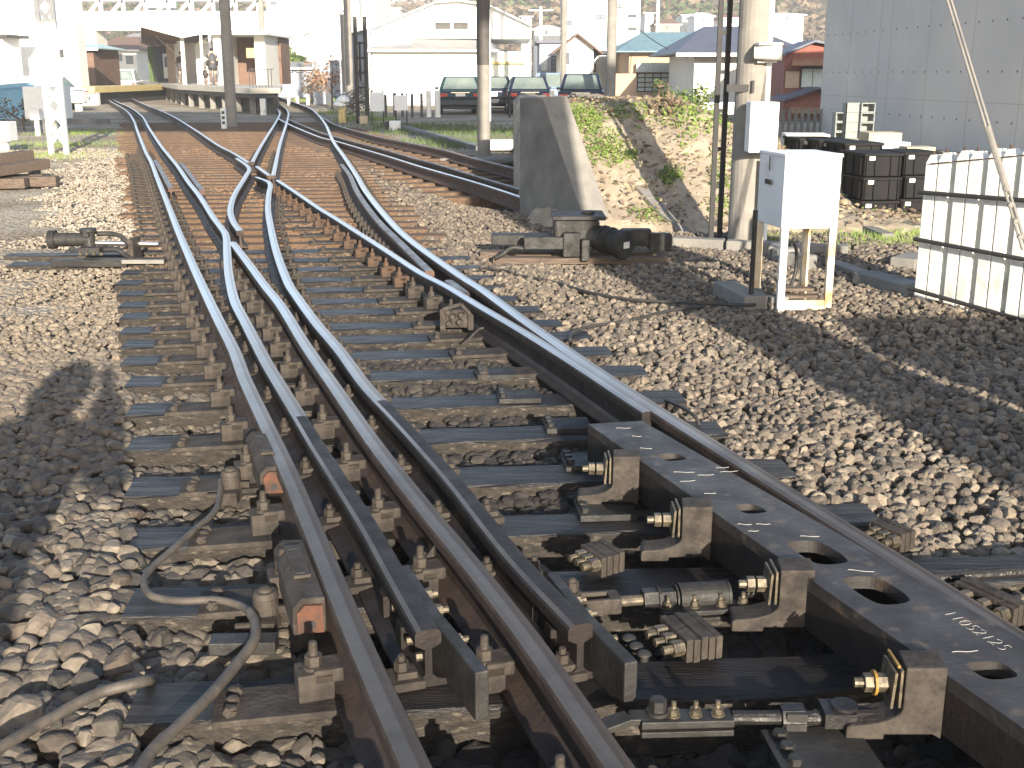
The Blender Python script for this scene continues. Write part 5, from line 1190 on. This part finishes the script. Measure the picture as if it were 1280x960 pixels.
# ------------------------------------------------------------------ people
def person(x, y, z, h, rz, label, coat='cloth', pose='stand', bag=True, legs='trouser'):
    t = thing('person', (x, y, z), label, 'person', rz=rz); k = h / 1.75
    J = {'pel': (0, 0, .95), 'ch': (0, .0, 1.25), 'nk': (0, -.01, 1.48), 'hd': (0, -.02, 1.56), 'ht': (0, -.02, 1.68),
         'sl': (-.17, 0, 1.42), 'el': (-.24, .03, 1.15), 'wl': (-.22, -.07, .92), 'sr': (.17, 0, 1.42), 'er': (.24, .03, 1.15), 'wr': (.22, -.07, .92),
         'hl': (-.1, 0, .9), 'kl': (-.11, -.05, .5), 'al': (-.11, .06, .09), 'tl': (-.12, -.1, .04), 'hr': (.1, 0, .9), 'kr': (.11, -.0, .5), 'ar': (.11, .03, .09), 'tr': (.12, -.12, .04)}
    if pose == 'camera': J.update({'el': (-.34, -.05, 1.24), 'wl': (-.16, -.2, 1.55), 'er': (.29, -.02, 1.16), 'wr': (.24, -.22, 1.2)})
    if pose == 'walk': J.update({'kl': (-.1, -.18, .52), 'al': (-.1, -.22, .1), 'tl': (-.1, -.36, .06), 'ar': (.1, .24, .14), 'tr': (.1, .1, .04), 'el': (-.24, .12, 1.15)})
    Rr = {'pel': .15, 'ch': .16, 'nk': .06, 'hd': .085, 'ht': .09, 'sl': .075, 'el': .055, 'wl': .04, 'sr': .075, 'er': .055, 'wr': .04, 'hl': .1, 'kl': .065, 'al': .045, 'tl': .04, 'hr': .1, 'kr': .065, 'ar': .045, 'tr': .04}
    ks = list(J); Ed = [('pel', 'ch'), ('ch', 'nk'), ('nk', 'hd'), ('hd', 'ht'), ('ch', 'sl'), ('sl', 'el'), ('el', 'wl'), ('ch', 'sr'), ('sr', 'er'), ('er', 'wr'), ('pel', 'hl'), ('hl', 'kl'), ('kl', 'al'), ('al', 'tl'), ('pel', 'hr'), ('hr', 'kr'), ('kr', 'ar'), ('ar', 'tr')]
    # fingers
    for s in ('l', 'r'):
        wv = Vector(J['w' + s]); ev = Vector(J['e' + s]); d = (wv - ev).normalized(); sd_ = d.cross(Vector((0, 1, 0))).normalized()
        J['p' + s] = tuple(wv + d * .07); Rr['p' + s] = .035; Ed.append(('w' + s, 'p' + s))
        for q in range(4):
            n1, n2 = 'f%s%d' % (s, q), 'g%s%d' % (s, q); base = wv + d * .09 + sd_ * (.02 * (q - 1.5)); J[n1] = tuple(base + d * .03); J[n2] = tuple(base + d * (.055 + .012 * (q in (1, 2))) + Vector((0, -.02, 0))); Rr[n1] = .010; Rr[n2] = .008; Ed += [('p' + s, n1), (n1, n2)]
        n1 = 'th' + s; J[n1] = tuple(wv + d * .05 + Vector((0, -.05, 0))); Rr[n1] = .012; Ed.append(('w' + s, n1))
    ks = list(J); me = bpy.data.meshes.new('body'); me.from_pydata([tuple(c * k for c in J[n]) for n in ks], [(ks.index(a), ks.index(b)) for a, b in Ed], [])
    o = bpy.data.objects.new('body', me); COL.objects.link(o); o.parent = t
    sk = o.modifiers.new('skin', 'SKIN'); 
    if not me.skin_vertices: me.attributes.new
    bm = bmesh.new(); bm.from_mesh(me); ly = bm.verts.layers.skin.verify(); bm.verts.ensure_lookup_table()
    for i, n in enumerate(ks): bm.verts[i][ly].radius = (Rr[n] * k * (1.2 if n == 'ch' else 1), Rr[n] * k); bm.verts[i][ly].use_root = (n == 'pel')
    bm.to_mesh(me); bm.free(); sb = o.modifiers.new('sub', 'SUBSURF'); sb.levels = 1; sb.render_levels = 2; me.materials.append(M['skin'])
    # coat and trousers as lofted shells
    def loft(rings, nm, mt, n=16, caps=True):
        m_ = MB()
        for (cx, cy, cz, rx_, ry_) in rings:
            for i in range(n): a = 2 * math.pi * i / n; m_.v.append(((cx + rx_ * math.cos(a)) * k, (cy + ry_ * math.sin(a)) * k, cz * k))
        for j in range(len(rings) - 1):
            for i in range(n): m_.f.append((j * n + i, j * n + (i + 1) % n, (j + 1) * n + (i + 1) % n, (j + 1) * n + i)); m_.m.append(0)
        if caps: m_.f += [tuple(range(n)), tuple(range((len(rings) - 1) * n, len(rings) * n))]; m_.m += [0, 0]
        return m_
    c = loft([(0, 0, .72, .22, .16), (0, 0, .9, .215, .155), (0, 0, 1.1, .19, .14), (0, 0, 1.3, .22, .15), (0, 0, 1.42, .21, .125), (0, -.005, 1.49, .1, .08), (0, -.01, 1.52, .07, .065)], 'coat', coat)
    for s in ('l', 'r'): c.tube([Vector(J['s' + s]) * k, Vector(J['s' + s]).lerp(Vector(J['e' + s]), .5) * k, Vector(J['e' + s]) * k, Vector(J['e' + s]).lerp(Vector(J['w' + s]), .9) * k], .072 * k, 12)
    c.build('coat', coat, t, world=False, smooth=True)
    g = MB()
    for s in ('l', 'r'): g.tube([Vector(J['h' + s]) * k, Vector(J['h' + s]).lerp(Vector(J['k' + s]), .5) * k, Vector(J['k' + s]) * k, Vector(J['k' + s]).lerp(Vector(J['a' + s]), .9) * k], .085 * k, 12)
    g.build('trousers', legs, t, world=False, smooth=True)
    if pose == 'camera':
        hd = MB()
        for j in range(9):
            a = j / 8 * math.pi
            for i in range(18): b_ = 2 * math.pi * i / 18; hd.v.append((.135 * math.sin(a) * math.cos(b_) * k, (.03 + .13 * math.sin(a) * math.sin(b_)) * k, (1.62 + .17 * math.cos(a)) * k))
        hd.f = [(j * 18 + i, j * 18 + (i + 1) % 18, (j + 1) * 18 + (i + 1) % 18, (j + 1) * 18 + i) for j in range(8) for i in range(18)]; hd.m = [0] * len(hd.f)
        hd.build('hood', coat, t, world=False, smooth=True)
    hr = MB(); n = 14
    for j in range(6):
        a = j / 5 * 1.75
        for i in range(n): b = 2 * math.pi * i / n; hr.v.append((.098 * math.sin(a) * math.cos(b) * k, (-.005 + .108 * math.sin(a) * math.sin(b)) * k, (1.645 + .115 * math.cos(a)) * k))
    for j in range(5):
        for i in range(n): hr.f.append((j * n + i, j * n + (i + 1) % n, (j + 1) * n + (i + 1) % n, (j + 1) * n + i)); hr.m.append(0)
    # keep the face open : drop faces low on the front
    keep = [f for f in hr.f if not (np.mean([hr.v[v][1] for v in f]) < -.02 * k and np.mean([hr.v[v][2] for v in f]) < 1.70 * k)]
    hr.f = keep; hr.m = [0] * len(keep); hr.build('hair', 'hair', t, world=False, smooth=True)
    if bag: MB().box((.26 * k, -.08, .62 * k), (.12, .3, .3)).tube([(.26 * k, -.2, .77 * k), (.24 * k, -.1, .9 * k), (.26 * k, .05, .77 * k)], .01).build('bag', 'darkgrey', t, world=False)
    return t
p = aty(228, 103, 67); person(p.x, 67, .94, 1.74, R(180), 'person in a dark jacket walking away on the platform with a bag', pose='walk')
p = aty(267, 103, 57.5); person(p.x, 57.5, .94, 1.72, R(200), 'person in dark clothes standing beside the white platform column', coat='darkgrey', bag=False)
p = aty(257.5, 103, 58.5); person(p.x, 58.5, .94, .85, R(170), 'small child in grey standing beside the person at the column', coat='irongrey', bag=False)
person(-.80, -.42, -.03, 1.74, R(180), 'person standing left of the camera, present in the photo only as a shadow', pose='camera', bag=False)

# ------------------------------------------------------------------ cars
def car(x, y, rz, paint, label, L=4.3, W_=1.7, H_=1.4, rear=True, wagon=False, group='cars in the car park'):
    t = thing('parked_car', (x, y, -.03), label, 'car', group, rz)
    def b(m_, n, mt, par=t, bv=.0, sm=False): return m_.build(n, mt, par, world=False, bevel=bv, smooth=sm)
    hw = W_ / 2
    # body side profile (y along length, rear at -L/2 facing -y)
    prof = [(-L / 2, .35), (-L / 2 - .02, .62), (-L / 2 + .08, .88), (-L / 2 + .6, .93), (L / 2 - 1.3, .9), (L / 2 - .15, .74), (L / 2, .55), (L / 2 - .02, .3), (-L / 2 + .1, .24)]
    b(MB().prism([(-hw, q[0], q[1]) for q in prof], (W_, 0, 0)), 'body', paint, bv=.06)
    r0 = -L / 2 + (.45 if not wagon else .15); cab = [(r0, .90), (r0 + (.45 if not wagon else .25), H_), (L / 2 - 1.95, H_), (L / 2 - 1.25, .89)]
    m_ = MB(); n = 4; vs = [(-hw + .05, q[0], q[1]) if i in (0, 3) else (-hw + .22, q[0], q[1]) for i, q in enumerate(cab)] + [(hw - .05, q[0], q[1]) if i in (0, 3) else (hw - .22, q[0], q[1]) for i, q in enumerate(cab)]
    m_.add(vs, [(0, 1, 2, 3), (4, 7, 6, 5), (0, 4, 5, 1), (1, 5, 6, 2), (2, 6, 7, 3), (3, 7, 4, 0)]); cb = b(m_, 'cabin', paint, bv=.03)
    def lerp3(a, b_, k): return tuple(a[i] + (b_[i] - a[i]) * k for i in range(3))
    def quad(ids, ins, off):
        c = [vs[i] for i in ids]; ce = [sum(v[i] for v in c) / 4 for i in range(3)]; q = [tuple(ce[i] + (v[i] - ce[i]) * ins + off[i] for i in range(3)) for v in c]; return q
    w1 = quad((0, 4, 5, 1), .84, (0, -.012, .006)); b(MB().add(w1, [(0, 1, 2, 3)]).prism(w1, (0, .008, 0)), 'rear_window', 'carglass')
    w2 = quad((3, 7, 6, 2), .84, (0, .012, .006)); b(MB().prism(w2, (0, -.008, 0)), 'windscreen', 'carglass')
    for ids, dx in (((0, 1, 2, 3), -.012), ((4, 5, 6, 7), .012)): w3 = quad(ids, .82, (dx, 0, .01)); b(MB().prism(w3, (-dx * .5, 0, 0)), 'side_window', 'carglass')
    for sx in (-1, 1):
        for yy in (-L / 2 + .75, L / 2 - .8):
            wh = b(MB().cyl((sx * (hw - .17), yy, .3), (sx * (hw + .01), yy, .3), .3, n=20), 'wheel', 'tyre'); b(MB().cyl((sx * (hw + .0), yy, .3), (sx * (hw + .02), yy, .3), .18, n=16), 'rim', 'chrome', wh)
        b(MB().box((sx * (hw - .2), -L / 2 - .0, .72), (.32, .08, .13)), 'tail_light', 'red'); b(MB().box((sx * (hw - .22), L / 2 - .08, .62), (.3, .1, .12)), 'headlight', 'chrome')
        b(MB().box((sx * (hw + .07), L / 2 - 1.45, .95), (.14, .08, .1)), 'wing_mirror', paint)
    b(MB().box((0, -L / 2 - .04, .45), (W_ - .06, .12, .16)), 'bumper', 'darkgrey', bv=.02); b(MB().box((0, L / 2 + .02, .42), (W_ - .06, .12, .16)), 'bumper', 'darkgrey', bv=.02)
    b(MB().box((0, -L / 2 - .03, .72), (.36, .04, .16)), 'number_plate', 'offwhite'); b(MB().box((0, -L / 2 + .0, .82), (.7, .06, .03)), 'trim', 'chrome')
    return t
def carat(px, Y, *a, **k): p = aty(px, 130, Y); return car(p.x, Y + 2.1, *a, **k)
carat(572, 45, R(3), 'carteal', 'dark car with a white paper in its window, left of the single pole')
carat(614, 47.5, R(2), 'carnavy', 'dark car half hidden behind the single pole'); carat(660, 45.5, R(2), 'carnavy', 'dark car with red tail lamp just left of the wing wall')
carat(690, 53, R(0), 'carsilver', 'pale blue car farther back between two dark cars', wagon=True, H_=1.55); carat(731, 44, R(-4), 'carnavy', 'dark car behind the wing wall, rightmost of the parked cars', H_=1.5)
p = aty(152, 100, 100)
t = car(p.x, 102, R(8), 'carwhite', 'small white van at the far end of the track', L=4, W_=1.7, H_=1.9, wagon=True, group='vehicles at the far end')
# ------------------------------------------------------------------ boards, posts, fence of the car park
def board(x0, x1, y0, y1, Y, label, legs=True, yb=160):
    a = aty(x0, y1, Y); c = aty(x1, y0, Y); t = thing('white_board', ((a.x + c.x) / 2, Y, 0), label, 'board'); MB().box2((a.x, Y - .02, a.z), (c.x, Y + .02, c.z)).build('panel', 'greywall' if not legs else 'boxwhite', t, bevel=.004)
    for x in (a.x + .04, c.x - .04): MB().box2((x - .02, Y + .021, -.1), (x + .02, Y + .06, c.z + .05)).build('leg', 'irongrey', t)
board(493, 509.5, 119, 138, 34, 'small white board on two thin legs beside the siding')
board(463, 480, 115, 139, 36, 'plain white board beside the lattice mast')
def postbox(px, y, s, Y, label, mat='white'):
    p = aty(px, y, Y); t = thing('signal_lamp', (p.x, Y, 0), label, 'point indicator'); MB().cyl((p.x, Y, -.1), (p.x, Y, p.z), .04, n=10).build('stem', 'black', t); MB().box((p.x, Y, p.z), (s, s, s)).build('lamp_box', mat, t, bevel=.02); MB().cyl((p.x - s * .9, Y + .05, p.z), (p.x + s * .1, Y + .05, p.z), s * .45, n=14).build('lamp_hood', 'black', t)
postbox(494, 158, .3, 32.5, 'low point indicator lamp with white face in front of the small board')
postbox(455, 150, .25, 36.5, 'dark low point indicator at the foot of the lattice mast', 'cardboard')
def marker(px, y0, y1, Y, label, bands=True):
    a = aty(px, y1, Y); c = aty(px, y0, Y); t = thing('marker_post', (a.x, Y, 0), label, 'marker post'); MB().box2((a.x - .07, Y - .05, -.1), (a.x + .07, Y + .05, c.z)).build('post', 'white', t)
    if bands:
        m_ = MB()
        for k in range(3): z = c.z - .12 - k * .14; m_.box2((a.x - .04, Y - .056, z - .04), (a.x + .04, Y - .051, z + .04))
        m_.build('dark_mark', 'darkgrey', t)
marker(280.5, 135, 160, 33, 'white distance post with dark marks at the foot of the grey pole')
for i, (x, y0, y1, Y) in enumerate(((361, 117, 124, 60), (372, 120, 127, 58), (385, 118, 124, 60))): marker(x, y0, y1, Y, '%s small white post before the low grey shed' % ('left', 'middle', 'right')[i], False)
def scoop(px, y, label):
    p = aty(px, y, 38); t = thing('garden_ornament', (p.x, 38, 0), label, 'ornament'); MB().cyl((p.x, 38, -.1), (p.x, 38, p.z), .07, n=10).build('stand', 'yellowp', t); m_ = MB(); m_.dome((p.x, 38, p.z), .22, .2, 12).cyl((p.x, 38, p.z - .08), (p.x, 38, p.z), .12, .22, n=12); m_.build('bowl', 'white', t)
scoop(429, 127, 'white round lamp on a yellow stand beside the flowers'); scoop(425, 132, 'lower white bowl beside the yellow stand')
def bush(name, px, y, Y, rx_, rz_, n, sz, mats, label, cat='shrub', z0=0, trunk=True):
    p = aty(px, y, Y); t = thing(name, (p.x, Y, z0), label, cat); mb = MB()
    cl = [(Vector((random.gauss(0, rx_ * .45), random.gauss(0, rx_ * .4), rz_ * random.uniform(.35, 1))), random.uniform(.25, .5) * rx_) for _ in range(10)]
    for _ in range(n):
        c, r_ = random.choice(cl); v = Vector((random.gauss(0, 1), random.gauss(0, 1), random.gauss(0, 1))).normalized() * r_ * random.uniform(.5, 1.1); mb.leaf(Vector((p.x, Y, z0)) + c + v, sz * random.uniform(.5, 1.2), random.randrange(len(mats)))
    mb.build('foliage', mats, t)
    if trunk:
        m_ = MB().cyl((p.x, Y, z0 - .2), (p.x, Y, z0 + rz_ * .6), .05 * rx_, .03 * rx_, 8)
        for c, r_ in cl[:6]: m_.cyl((p.x, Y, z0 + rz_ * .3), Vector((p.x, Y, z0)) + c, .025 * rx_, .01 * rx_, 6)
        m_.build('stem', 'bark', t)
bush('flower_shrub', 442, 140, 42, .9, .9, 500, .07, ['leaf', 'white', 'leafdry', 'orange'], 'mixed flower bed at the foot of the warehouse corner')
bush('dry_shrub', 415, 120, 52, .9, 2.0, 700, .08, ['leafdry', 'rustroof'], 'tall brown dry shrub right of the dark shed'); bush('dry_shrub', 387, 115, 60, .6, 1.4, 400, .08, ['leafdry', 'bark'], 'rounded dull shrub left of the dark shed')
bush('round_tree', 350, 90, 84, 1.9, 3.5, 6000, .2, ['leaf', 'leaf', 'leafbright'], 'round green tree behind the low grey shed', 'tree')
bush('dry_shrub', 830, 130, 16.6, .22, .6, 300, .04, ['leafdry', 'leaf'], 'tall dry shrub in front of the tan house', z0=.75)
bush('green_shrub', 868, 140, 16.8, .5, .45, 700, .04, ['leaf', 'leafbright'], 'grey green shrub left of the dark ladder mast', z0=.72)
bush('low_shrub', 30, 160, 33, .8, .6, 500, .06, ['leaf', 'leafdry'], 'low dull shrub by the blue fence')
def cpfence():
    Y = 42.5; a = aty(480, 140, Y); b = aty(697, 140, Y); t = thing('pipe_fence', (a.x, Y, 0), 'low pipe fence with posts in front of the parked cars', 'fence')
    m_ = MB()
    for z in (.28, .66): MB().cyl((aty(552, 1, Y).x, Y, z), (b.x, Y, z), .035, n=8).build('rail', 'irongrey', t)
    for x in (482, 493, 503, 515, 527): p = aty(x, 130, Y); MB().cyl((p.x, Y, -.1), (p.x, Y, aty(0, 117 + random.uniform(-2, 2), Y).z), .05, n=8).build('post', 'poledark', t)
    for x, w_ in ((536, .09), (547, .1), (600, .06), (637, .05), (690, .09)): p = aty(x, 130, Y); MB().cyl((p.x, Y - .05, -.1), (p.x, Y - .05, .9), w_, n=10).build('post', 'palec' if w_ > .08 else 'irongrey', t)
    for z in (.5, .85): MB().cyl((aty(480, 1, Y).x, Y, z), (aty(530, 1, Y).x, Y, z), .012, n=6).build('wire', 'poledark', t)
cpfence()
# cable trough line and small slabs beyond the siding
MB().bar(at(505, 160, 0), at(602, 186, 0), .25, .12).build('trough_line', 'concretedark', label='dark concrete trough line in the grass beyond the siding', cat='cable trough')
MB().box(at(630, 186, .0) + Vector((0, 0, .08)), (.75, .4, .2), rz=.1).build('concrete_slab', 'palec', bevel=.02, label='pale concrete slab right of the single pole base', cat='concrete slab')
MB().box(at(640, 205, .0) + Vector((-.4, .8, .02)), (1.6, .6, .05), rz=-.2).build('concrete_slab', 'concrete', bevel=.01, label='flat slab between siding and single pole', cat='concrete slab')

# ------------------------------------------------------------------ left side
building('white_station_house', -30, 90, 120, -20, -22, 62, 1.2, 'white', 'white', 'flat', 'large white building on the left behind the lattice mast', 'building', over=0, wins=[(45, 57, 55, 68, 'curtain', 1, 1, 'white'), (72, 62, 79, 72, 'darkgrey', 1, 1)])
building('white_side_house', -60, 3, 140, 47, 43, 58, 2, 'white', 'darkgrey', 'flat', 'white house with dark eave at the left photo edge', 'house', over=.35)
building('small_station_hut', 92, 116, 100, 60, 54, 78, 5, 'brownroof', 'greenroof', 'hip', 'small dark platform hut with pale roof on the left', 'hut', over=.5, z0=.7, wins=[(95, 66, 99, 74, 'glass', 1, 1)])
t = thing('side_platform', (aty(95, 110, 62).x, 62, 0), 'low platform with faded yellow edge on the left of the track', 'platform')
a = aty(72, 110, 60); c = aty(118, 110, 60); MB().box2((a.x, 60, .55), (c.x, 84, .85)).build('deck', 'yellowp', t); MB().box2((a.x + .2, 60.6, -.1), (c.x - .3, 84, .55)).build('base', 'darkgrey', t); MB().box2((a.x + 1.0, 60.2, -.1), (a.x + 1.9, 60.55, .55)).build('pillar', 'white', t)
def bluefence():
    a = aty(-5, 140, 36); b = aty(42, 118, 46); a.z = b.z = 0; t = thing('blue_fence', tuple(a), 'light blue picket fence at the left photo edge', 'fence'); n = 26; m_ = MB()
    for z in (.35, 1.0): MB().bar(a + Vector((0, 0, z)), b + Vector((0, 0, z)), .04, .06).build('rail', 'blue', t)
    for k in range(n): p = a.lerp(b, k / (n - 1)); MB().box2((p.x - .035, p.y - .02, -.1), (p.x + .035, p.y + .02, 1.15)).build('picket', 'blue', t)
    MB().box2((a.x - .6, a.y + .5, -.1), (a.x + 3.2, a.y + .7, .12)).build('plinth', 'concretedark', t)
bluefence()
car(aty(40, 110, 52).x, 52, R(80), 'carwhite', 'white car parked behind the blue fence', group='vehicles at the far end')
def wbox(px, y0, y1, Y, w_, label):
    a = aty(px, y1, Y); c = aty(px, y0, Y); t = thing('white_box', (a.x, Y, 0), label, 'equipment box'); zb = max(.12, a.z); MB().box2((a.x - w_ / 2, Y - w_ / 2, zb), (a.x + w_ / 2, Y + w_ / 2, c.z)).build('case', 'white', t, bevel=.01); MB().box2((a.x - w_ * .2, Y - .05, -.1), (a.x + w_ * .2, Y + .05, zb)).build('stand', 'white', t)
wbox(5, 152, 176, 23.5, .4, 'white equipment box at the left photo edge'); wbox(46, 136, 150, 30, .24, 'small white box on a stem left of the lattice mast'); wbox(62, 108, 148, 31, .9, 'larger white cabinet directly left of the lattice mast'); wbox(98, 115, 128, 50, .7, 'low white cabinet right of the lattice mast')
# pile of old sleepers
def pile():
    t = thing
    c = at(22, 236, 0); k = 0
    labs = ['bottom front', 'bottom middle', 'bottom rear', 'upper left', 'upper right', 'topmost']
    specs = [((-.55, 0, .07), .1, 1.3), ((-.2, .3, .07), .15, 1.2), ((-.5, .6, .07), .1, 1.2), ((-.55, .1, .21), -.5, 1.4), ((-.15, .2, .22), -.45, 1.3), ((-.35, .3, .33), -.6, 1.2)]
    for lab, (p, a, L_) in zip(labs, specs):
        d = Vector((math.cos(a) * .35, .9, 0)).normalized() if 'upper' in lab or 'top' in lab else Vector((1, .1, 0)); q = c + Vector(p)
        MB().bar(q - d * L_ / 2, q + d * L_ / 2 + Vector((0, 0, .05 if 'b' not in lab else 0)), .2, .13).build('old_sleeper', 'oldwood', bevel=.01, label='%s timber of the wood pile at the left photo edge' % lab, cat='timber')
pile()
simplebox((36, 226), (44, 212), 16.6, .2, 'stone_block', 'oldwood', 'small brown block right of the wood pile', 'block')
# footbridge over the tracks
def footbridge():
    Y = 112; X = lambda x: aty(x, 30, Y).x; Z = lambda y: aty(640, y, Y).z
    t = thing('footbridge', (X(200), Y, 0), 'long white enclosed footbridge crossing above the far tracks', 'footbridge')
    MB().box2((X(100), Y, Z(38)), (X(345), Y + 3, Z(14))).build('deck', 'white', t); MB().box2((X(100), Y, Z(1)), (X(345), Y + 3, Z(-6))).build('roof', 'white', t)
    MB().box2((X(183), Y - .05, Z(33)), (X(226), Y - .01, Z(13))).build('glass_panel', 'blue', t); MB().box2((X(186), Y - .1, Z(10)), (X(222), Y - .01, Z(2))).build('glass_panel', 'blue', t)
    xs = list(range(100, 345, 14))
    for i, x in enumerate(xs): MB().bar((X(x), Y, Z(15)), (X(x + 14), Y, Z(0)) if i % 2 else (X(x), Y, Z(0)), .3, .3).build('truss_member', 'white', t)
    for x in (112, 340): MB().box2((X(x) - .5, Y, -.1), (X(x) + .5, Y + 3, Z(38))).build('pier', 'offwhite', t)
footbridge()
building('far_house', 120, 170, 105, 62, 44, 128, 10, 'offwhite', 'brownroof', 'hip', 'far cream house seen under the footbridge', 'house', over=.5, wins=[(128, 70, 136, 78), (144, 68, 152, 76), (158, 70, 166, 80)])
building('far_house', 160, 200, 105, 50, 40, 150, 10, 'offwhite', 'greyroof', 'gablex', 'far house with grey roof behind the canopy tip', 'house', over=.5, wins=[(165, 60, 172, 68), (180, 60, 188, 70)])
# ------------------------------------------------------------------ hills and hillside houses
def hills():
    mb = MB(); nx, ny = 70, 16; 
    M['hill'] = P('winter_woodland', (0.07, 0.075, 0.03), (0.17, 0.115, 0.08), .035, .95, 0, 1.0, .3, c3=(0.2, 0.17, 0.1), s3=.012, f3=(.45, .65))
    for j in range(ny):
        for i in range(nx):
            x = -420 + 840 * i / (nx - 1); y = 215 + j * 10; f_ = j / (ny - 1); z = -1 + 42 * (f_ ** .85) * (.8 + .2 * math.sin(i * .35) + .12 * math.sin(i * .9 + 1)) + random.uniform(-1, 1) * (j > 0)
            mb.v.append((x, y, z))
    for j in range(ny - 1):
        for i in range(nx - 1): mb.f.append((j * nx + i, j * nx + i + 1, (j + 1) * nx + i + 1, (j + 1) * nx + i)); mb.m.append(0)
    mb.build('hills', 'hill', smooth=False, origin=(0, 0, 0), kind='structure')
    # woodland canopy on the visible slopes
    w_ = MB()
    for _ in range(14000):
        i = random.uniform(-200, 240); y = random.uniform(217, 362); f_ = (y - 215) / 150; k = (i + 420) / 840 * 69
        z = -1 + 42 * (f_ ** .85) * (.8 + .2 * math.sin(k * .35) + .12 * math.sin(k * .9 + 1)); mt = random.choices((0, 1, 2), (4, 4, 2))[0] if (math.sin(i * .05) + math.sin(y * .07)) > -.2 else 1
        for q in range(5): w_.leaf(Vector((i, y, z)) + Vector((random.gauss(0, 1.3), random.gauss(0, 1.3), random.uniform(0, 4))), random.uniform(.5, 1.3), mt)
    w_.build('woodland', ['leaf', 'leafdry', 'bark'], label='brown and green winter woodland covering the hills', cat='woodland', kind='stuff')
hills()
for i, (x0, x1, yb, ye, yr, Y, wl, rf, lab) in enumerate((
    (852, 868, 42, 18, 16, 200, 'offwhite', 'greyroof', 'pale box shaped house on the hillside'), (868, 892, 40, 20, 14, 190, 'white', 'white', 'white hillside house left of the ladder mast top'),
    (806, 817, 40, 16, 14, 210, 'white', 'white', 'tiny white house on the hill beside the apartment block'), (904, 925, 40, 22, 16, 170, 'white', 'redwall', 'white house with pinkish roof right of the ladder mast'),
    (820, 850, 45, 30, 22, 180, 'tanwall', 'brownroof', 'brown roofed house among the trees'), (965, 1005, 45, 18, 14, 150, 'white', 'white', 'white house left of the concrete building'),
    (652, 664, 40, 20, 18, 170, 'white', 'greyroof', 'small white house above the warehouse roof'), (668, 700, 60, 36, 30, 140, 'offwhite', 'white', 'pale house right of the warehouse roof'),
    (10, 30, 40, 4, -2, 160, 'offwhite', 'greyroof', 'pale house above the left white building'), (470, 500, 40, 10, 8, 170, 'offwhite', 'white', 'pale house behind the warehouse apex'))):
    building('hillside_house', x0, x1, yb, ye, yr, Y, 8, wl, rf, 'hip', lab, 'house', over=.3, z0=-1, wins=[((x0 + x1) / 2 - 3, ye + 3, (x0 + x1) / 2 + 1, ye + 7)])
def tvpole(px, Y, y0, label):
    p = aty(px, y0, Y); t = thing('line_pole', (p.x, Y, 0), label, 'utility pole'); MB().cyl((p.x, Y, 0), tuple(p), .16, .12, 8).build('shaft', 'palec', t); MB().box((p.x, Y, p.z - .3), (2, .1, .12)).build('crossarm', 'palec', t)
tvpole(823, 90, -8, 'slim pale pole above the blue tiled roof'); tvpole(676, 100, 8, 'slim pale pole with crossarm above the warehouse roof end'); tvpole(237, 90, -40, 'slim pole behind the platform canopy')
def wire(a, b, sag, r, label):
    a = Vector(a); b = Vector(b); pts = [a.lerp(b, k / 14) - Vector((0, 0, sag * 4 * (k / 14) * (1 - k / 14))) for k in range(15)]; MB().tube(pts, r, 6).build('overhead_wire', 'irongrey', label=label, cat='wire')
wire(aty(345, 53, 62), aty(436, 8, 46), .3, .02, 'overhead wire from the platform end pole to the warehouse corner pole')
wire(aty(800, 38, 59), aty(880, 78, 50), .2, .02, 'thin wire crossing the blue roof')

# ------------------------------------------------------------------ made-up things added outside the frame to cast the shade seen in the photo
t = thing('added_shade_box', (4.6, .6, 0), 'unseen grey box added to the right of the camera, outside the photo, shading the right gravel', 'shade caster')
MB().box2((3.36, .2, .08), (6.2, 1.0, 1.58)).build('case', 'greywall', t, bevel=.01); MB().box2((3.34, .12, 1.58), (6.25, 1.08, 1.64)).build('roof', 'greywall', t); MB().box2((3.42, .25, -.15), (6.15, .95, .08)).build('plinth', 'concrete', t)  # box added off frame to throw shade on the right gravel
for x in (3.45, 4.35, 5.25):
    MB().box2((x, .185, .2), (x + .78, .197, 1.5)).build('door', 'boxwhite', t)
t = thing('added_shade_column', (3.0, .1, 0), 'unseen broad column added to the right of the camera, outside the photo, shading the wing wall', 'column')
MB().box2((2.74, -.1, -.2), (3.3, .2, 5.2)).build('shaft', 'greywall', t, bevel=.01); MB().box2((2.65, -.2, -.1), (3.4, .3, .1)).build('foot', 'concrete', t)  # column added off frame so its shadow crosses the wing wall
t = thing('added_shade_deck', (5, -7, 0), 'unseen concrete deck added behind the photographer to cast shade, outside the photo', 'added_shade_deck')
MB().prism([(-25, -9, 11.3), (19, -9, 10.8), (19, -9, 15.0), (-25, -9, 15.2)], (0, 3, 0)).build('deck', 'concrete', t)  # deck added behind the camera for the far shadow band
for x in (-18, 16): MB().box2((x - .8, -8.8, -.1), (x + .8, -6.4, 11.5)).build('pier', 'concrete', t)

# ------------------------------------------------------------------ air
def haze():
    m = bpy.data.materials.new('haze'); m.use_nodes = True; n = m.node_tree.nodes; l = m.node_tree.links
    n.remove(n['Principled BSDF']); v = n.new('ShaderNodeVolumePrincipled'); v.inputs['Color'].default_value = (0.97, 0.98, 1.0, 1); v.inputs['Density'].default_value = HAZE; v.inputs['Anisotropy'].default_value = 0.0
    l.new(v.outputs[0], n['Material Output'].inputs['Volume']); M['haze'] = m
    MB().box2((-3200, -450, -1.6), (3200, 3200, 54)).build('haze', 'haze', kind='stuff', label='thin pale haze over the whole yard', cat='haze')
HAZE = 0.0010
haze()
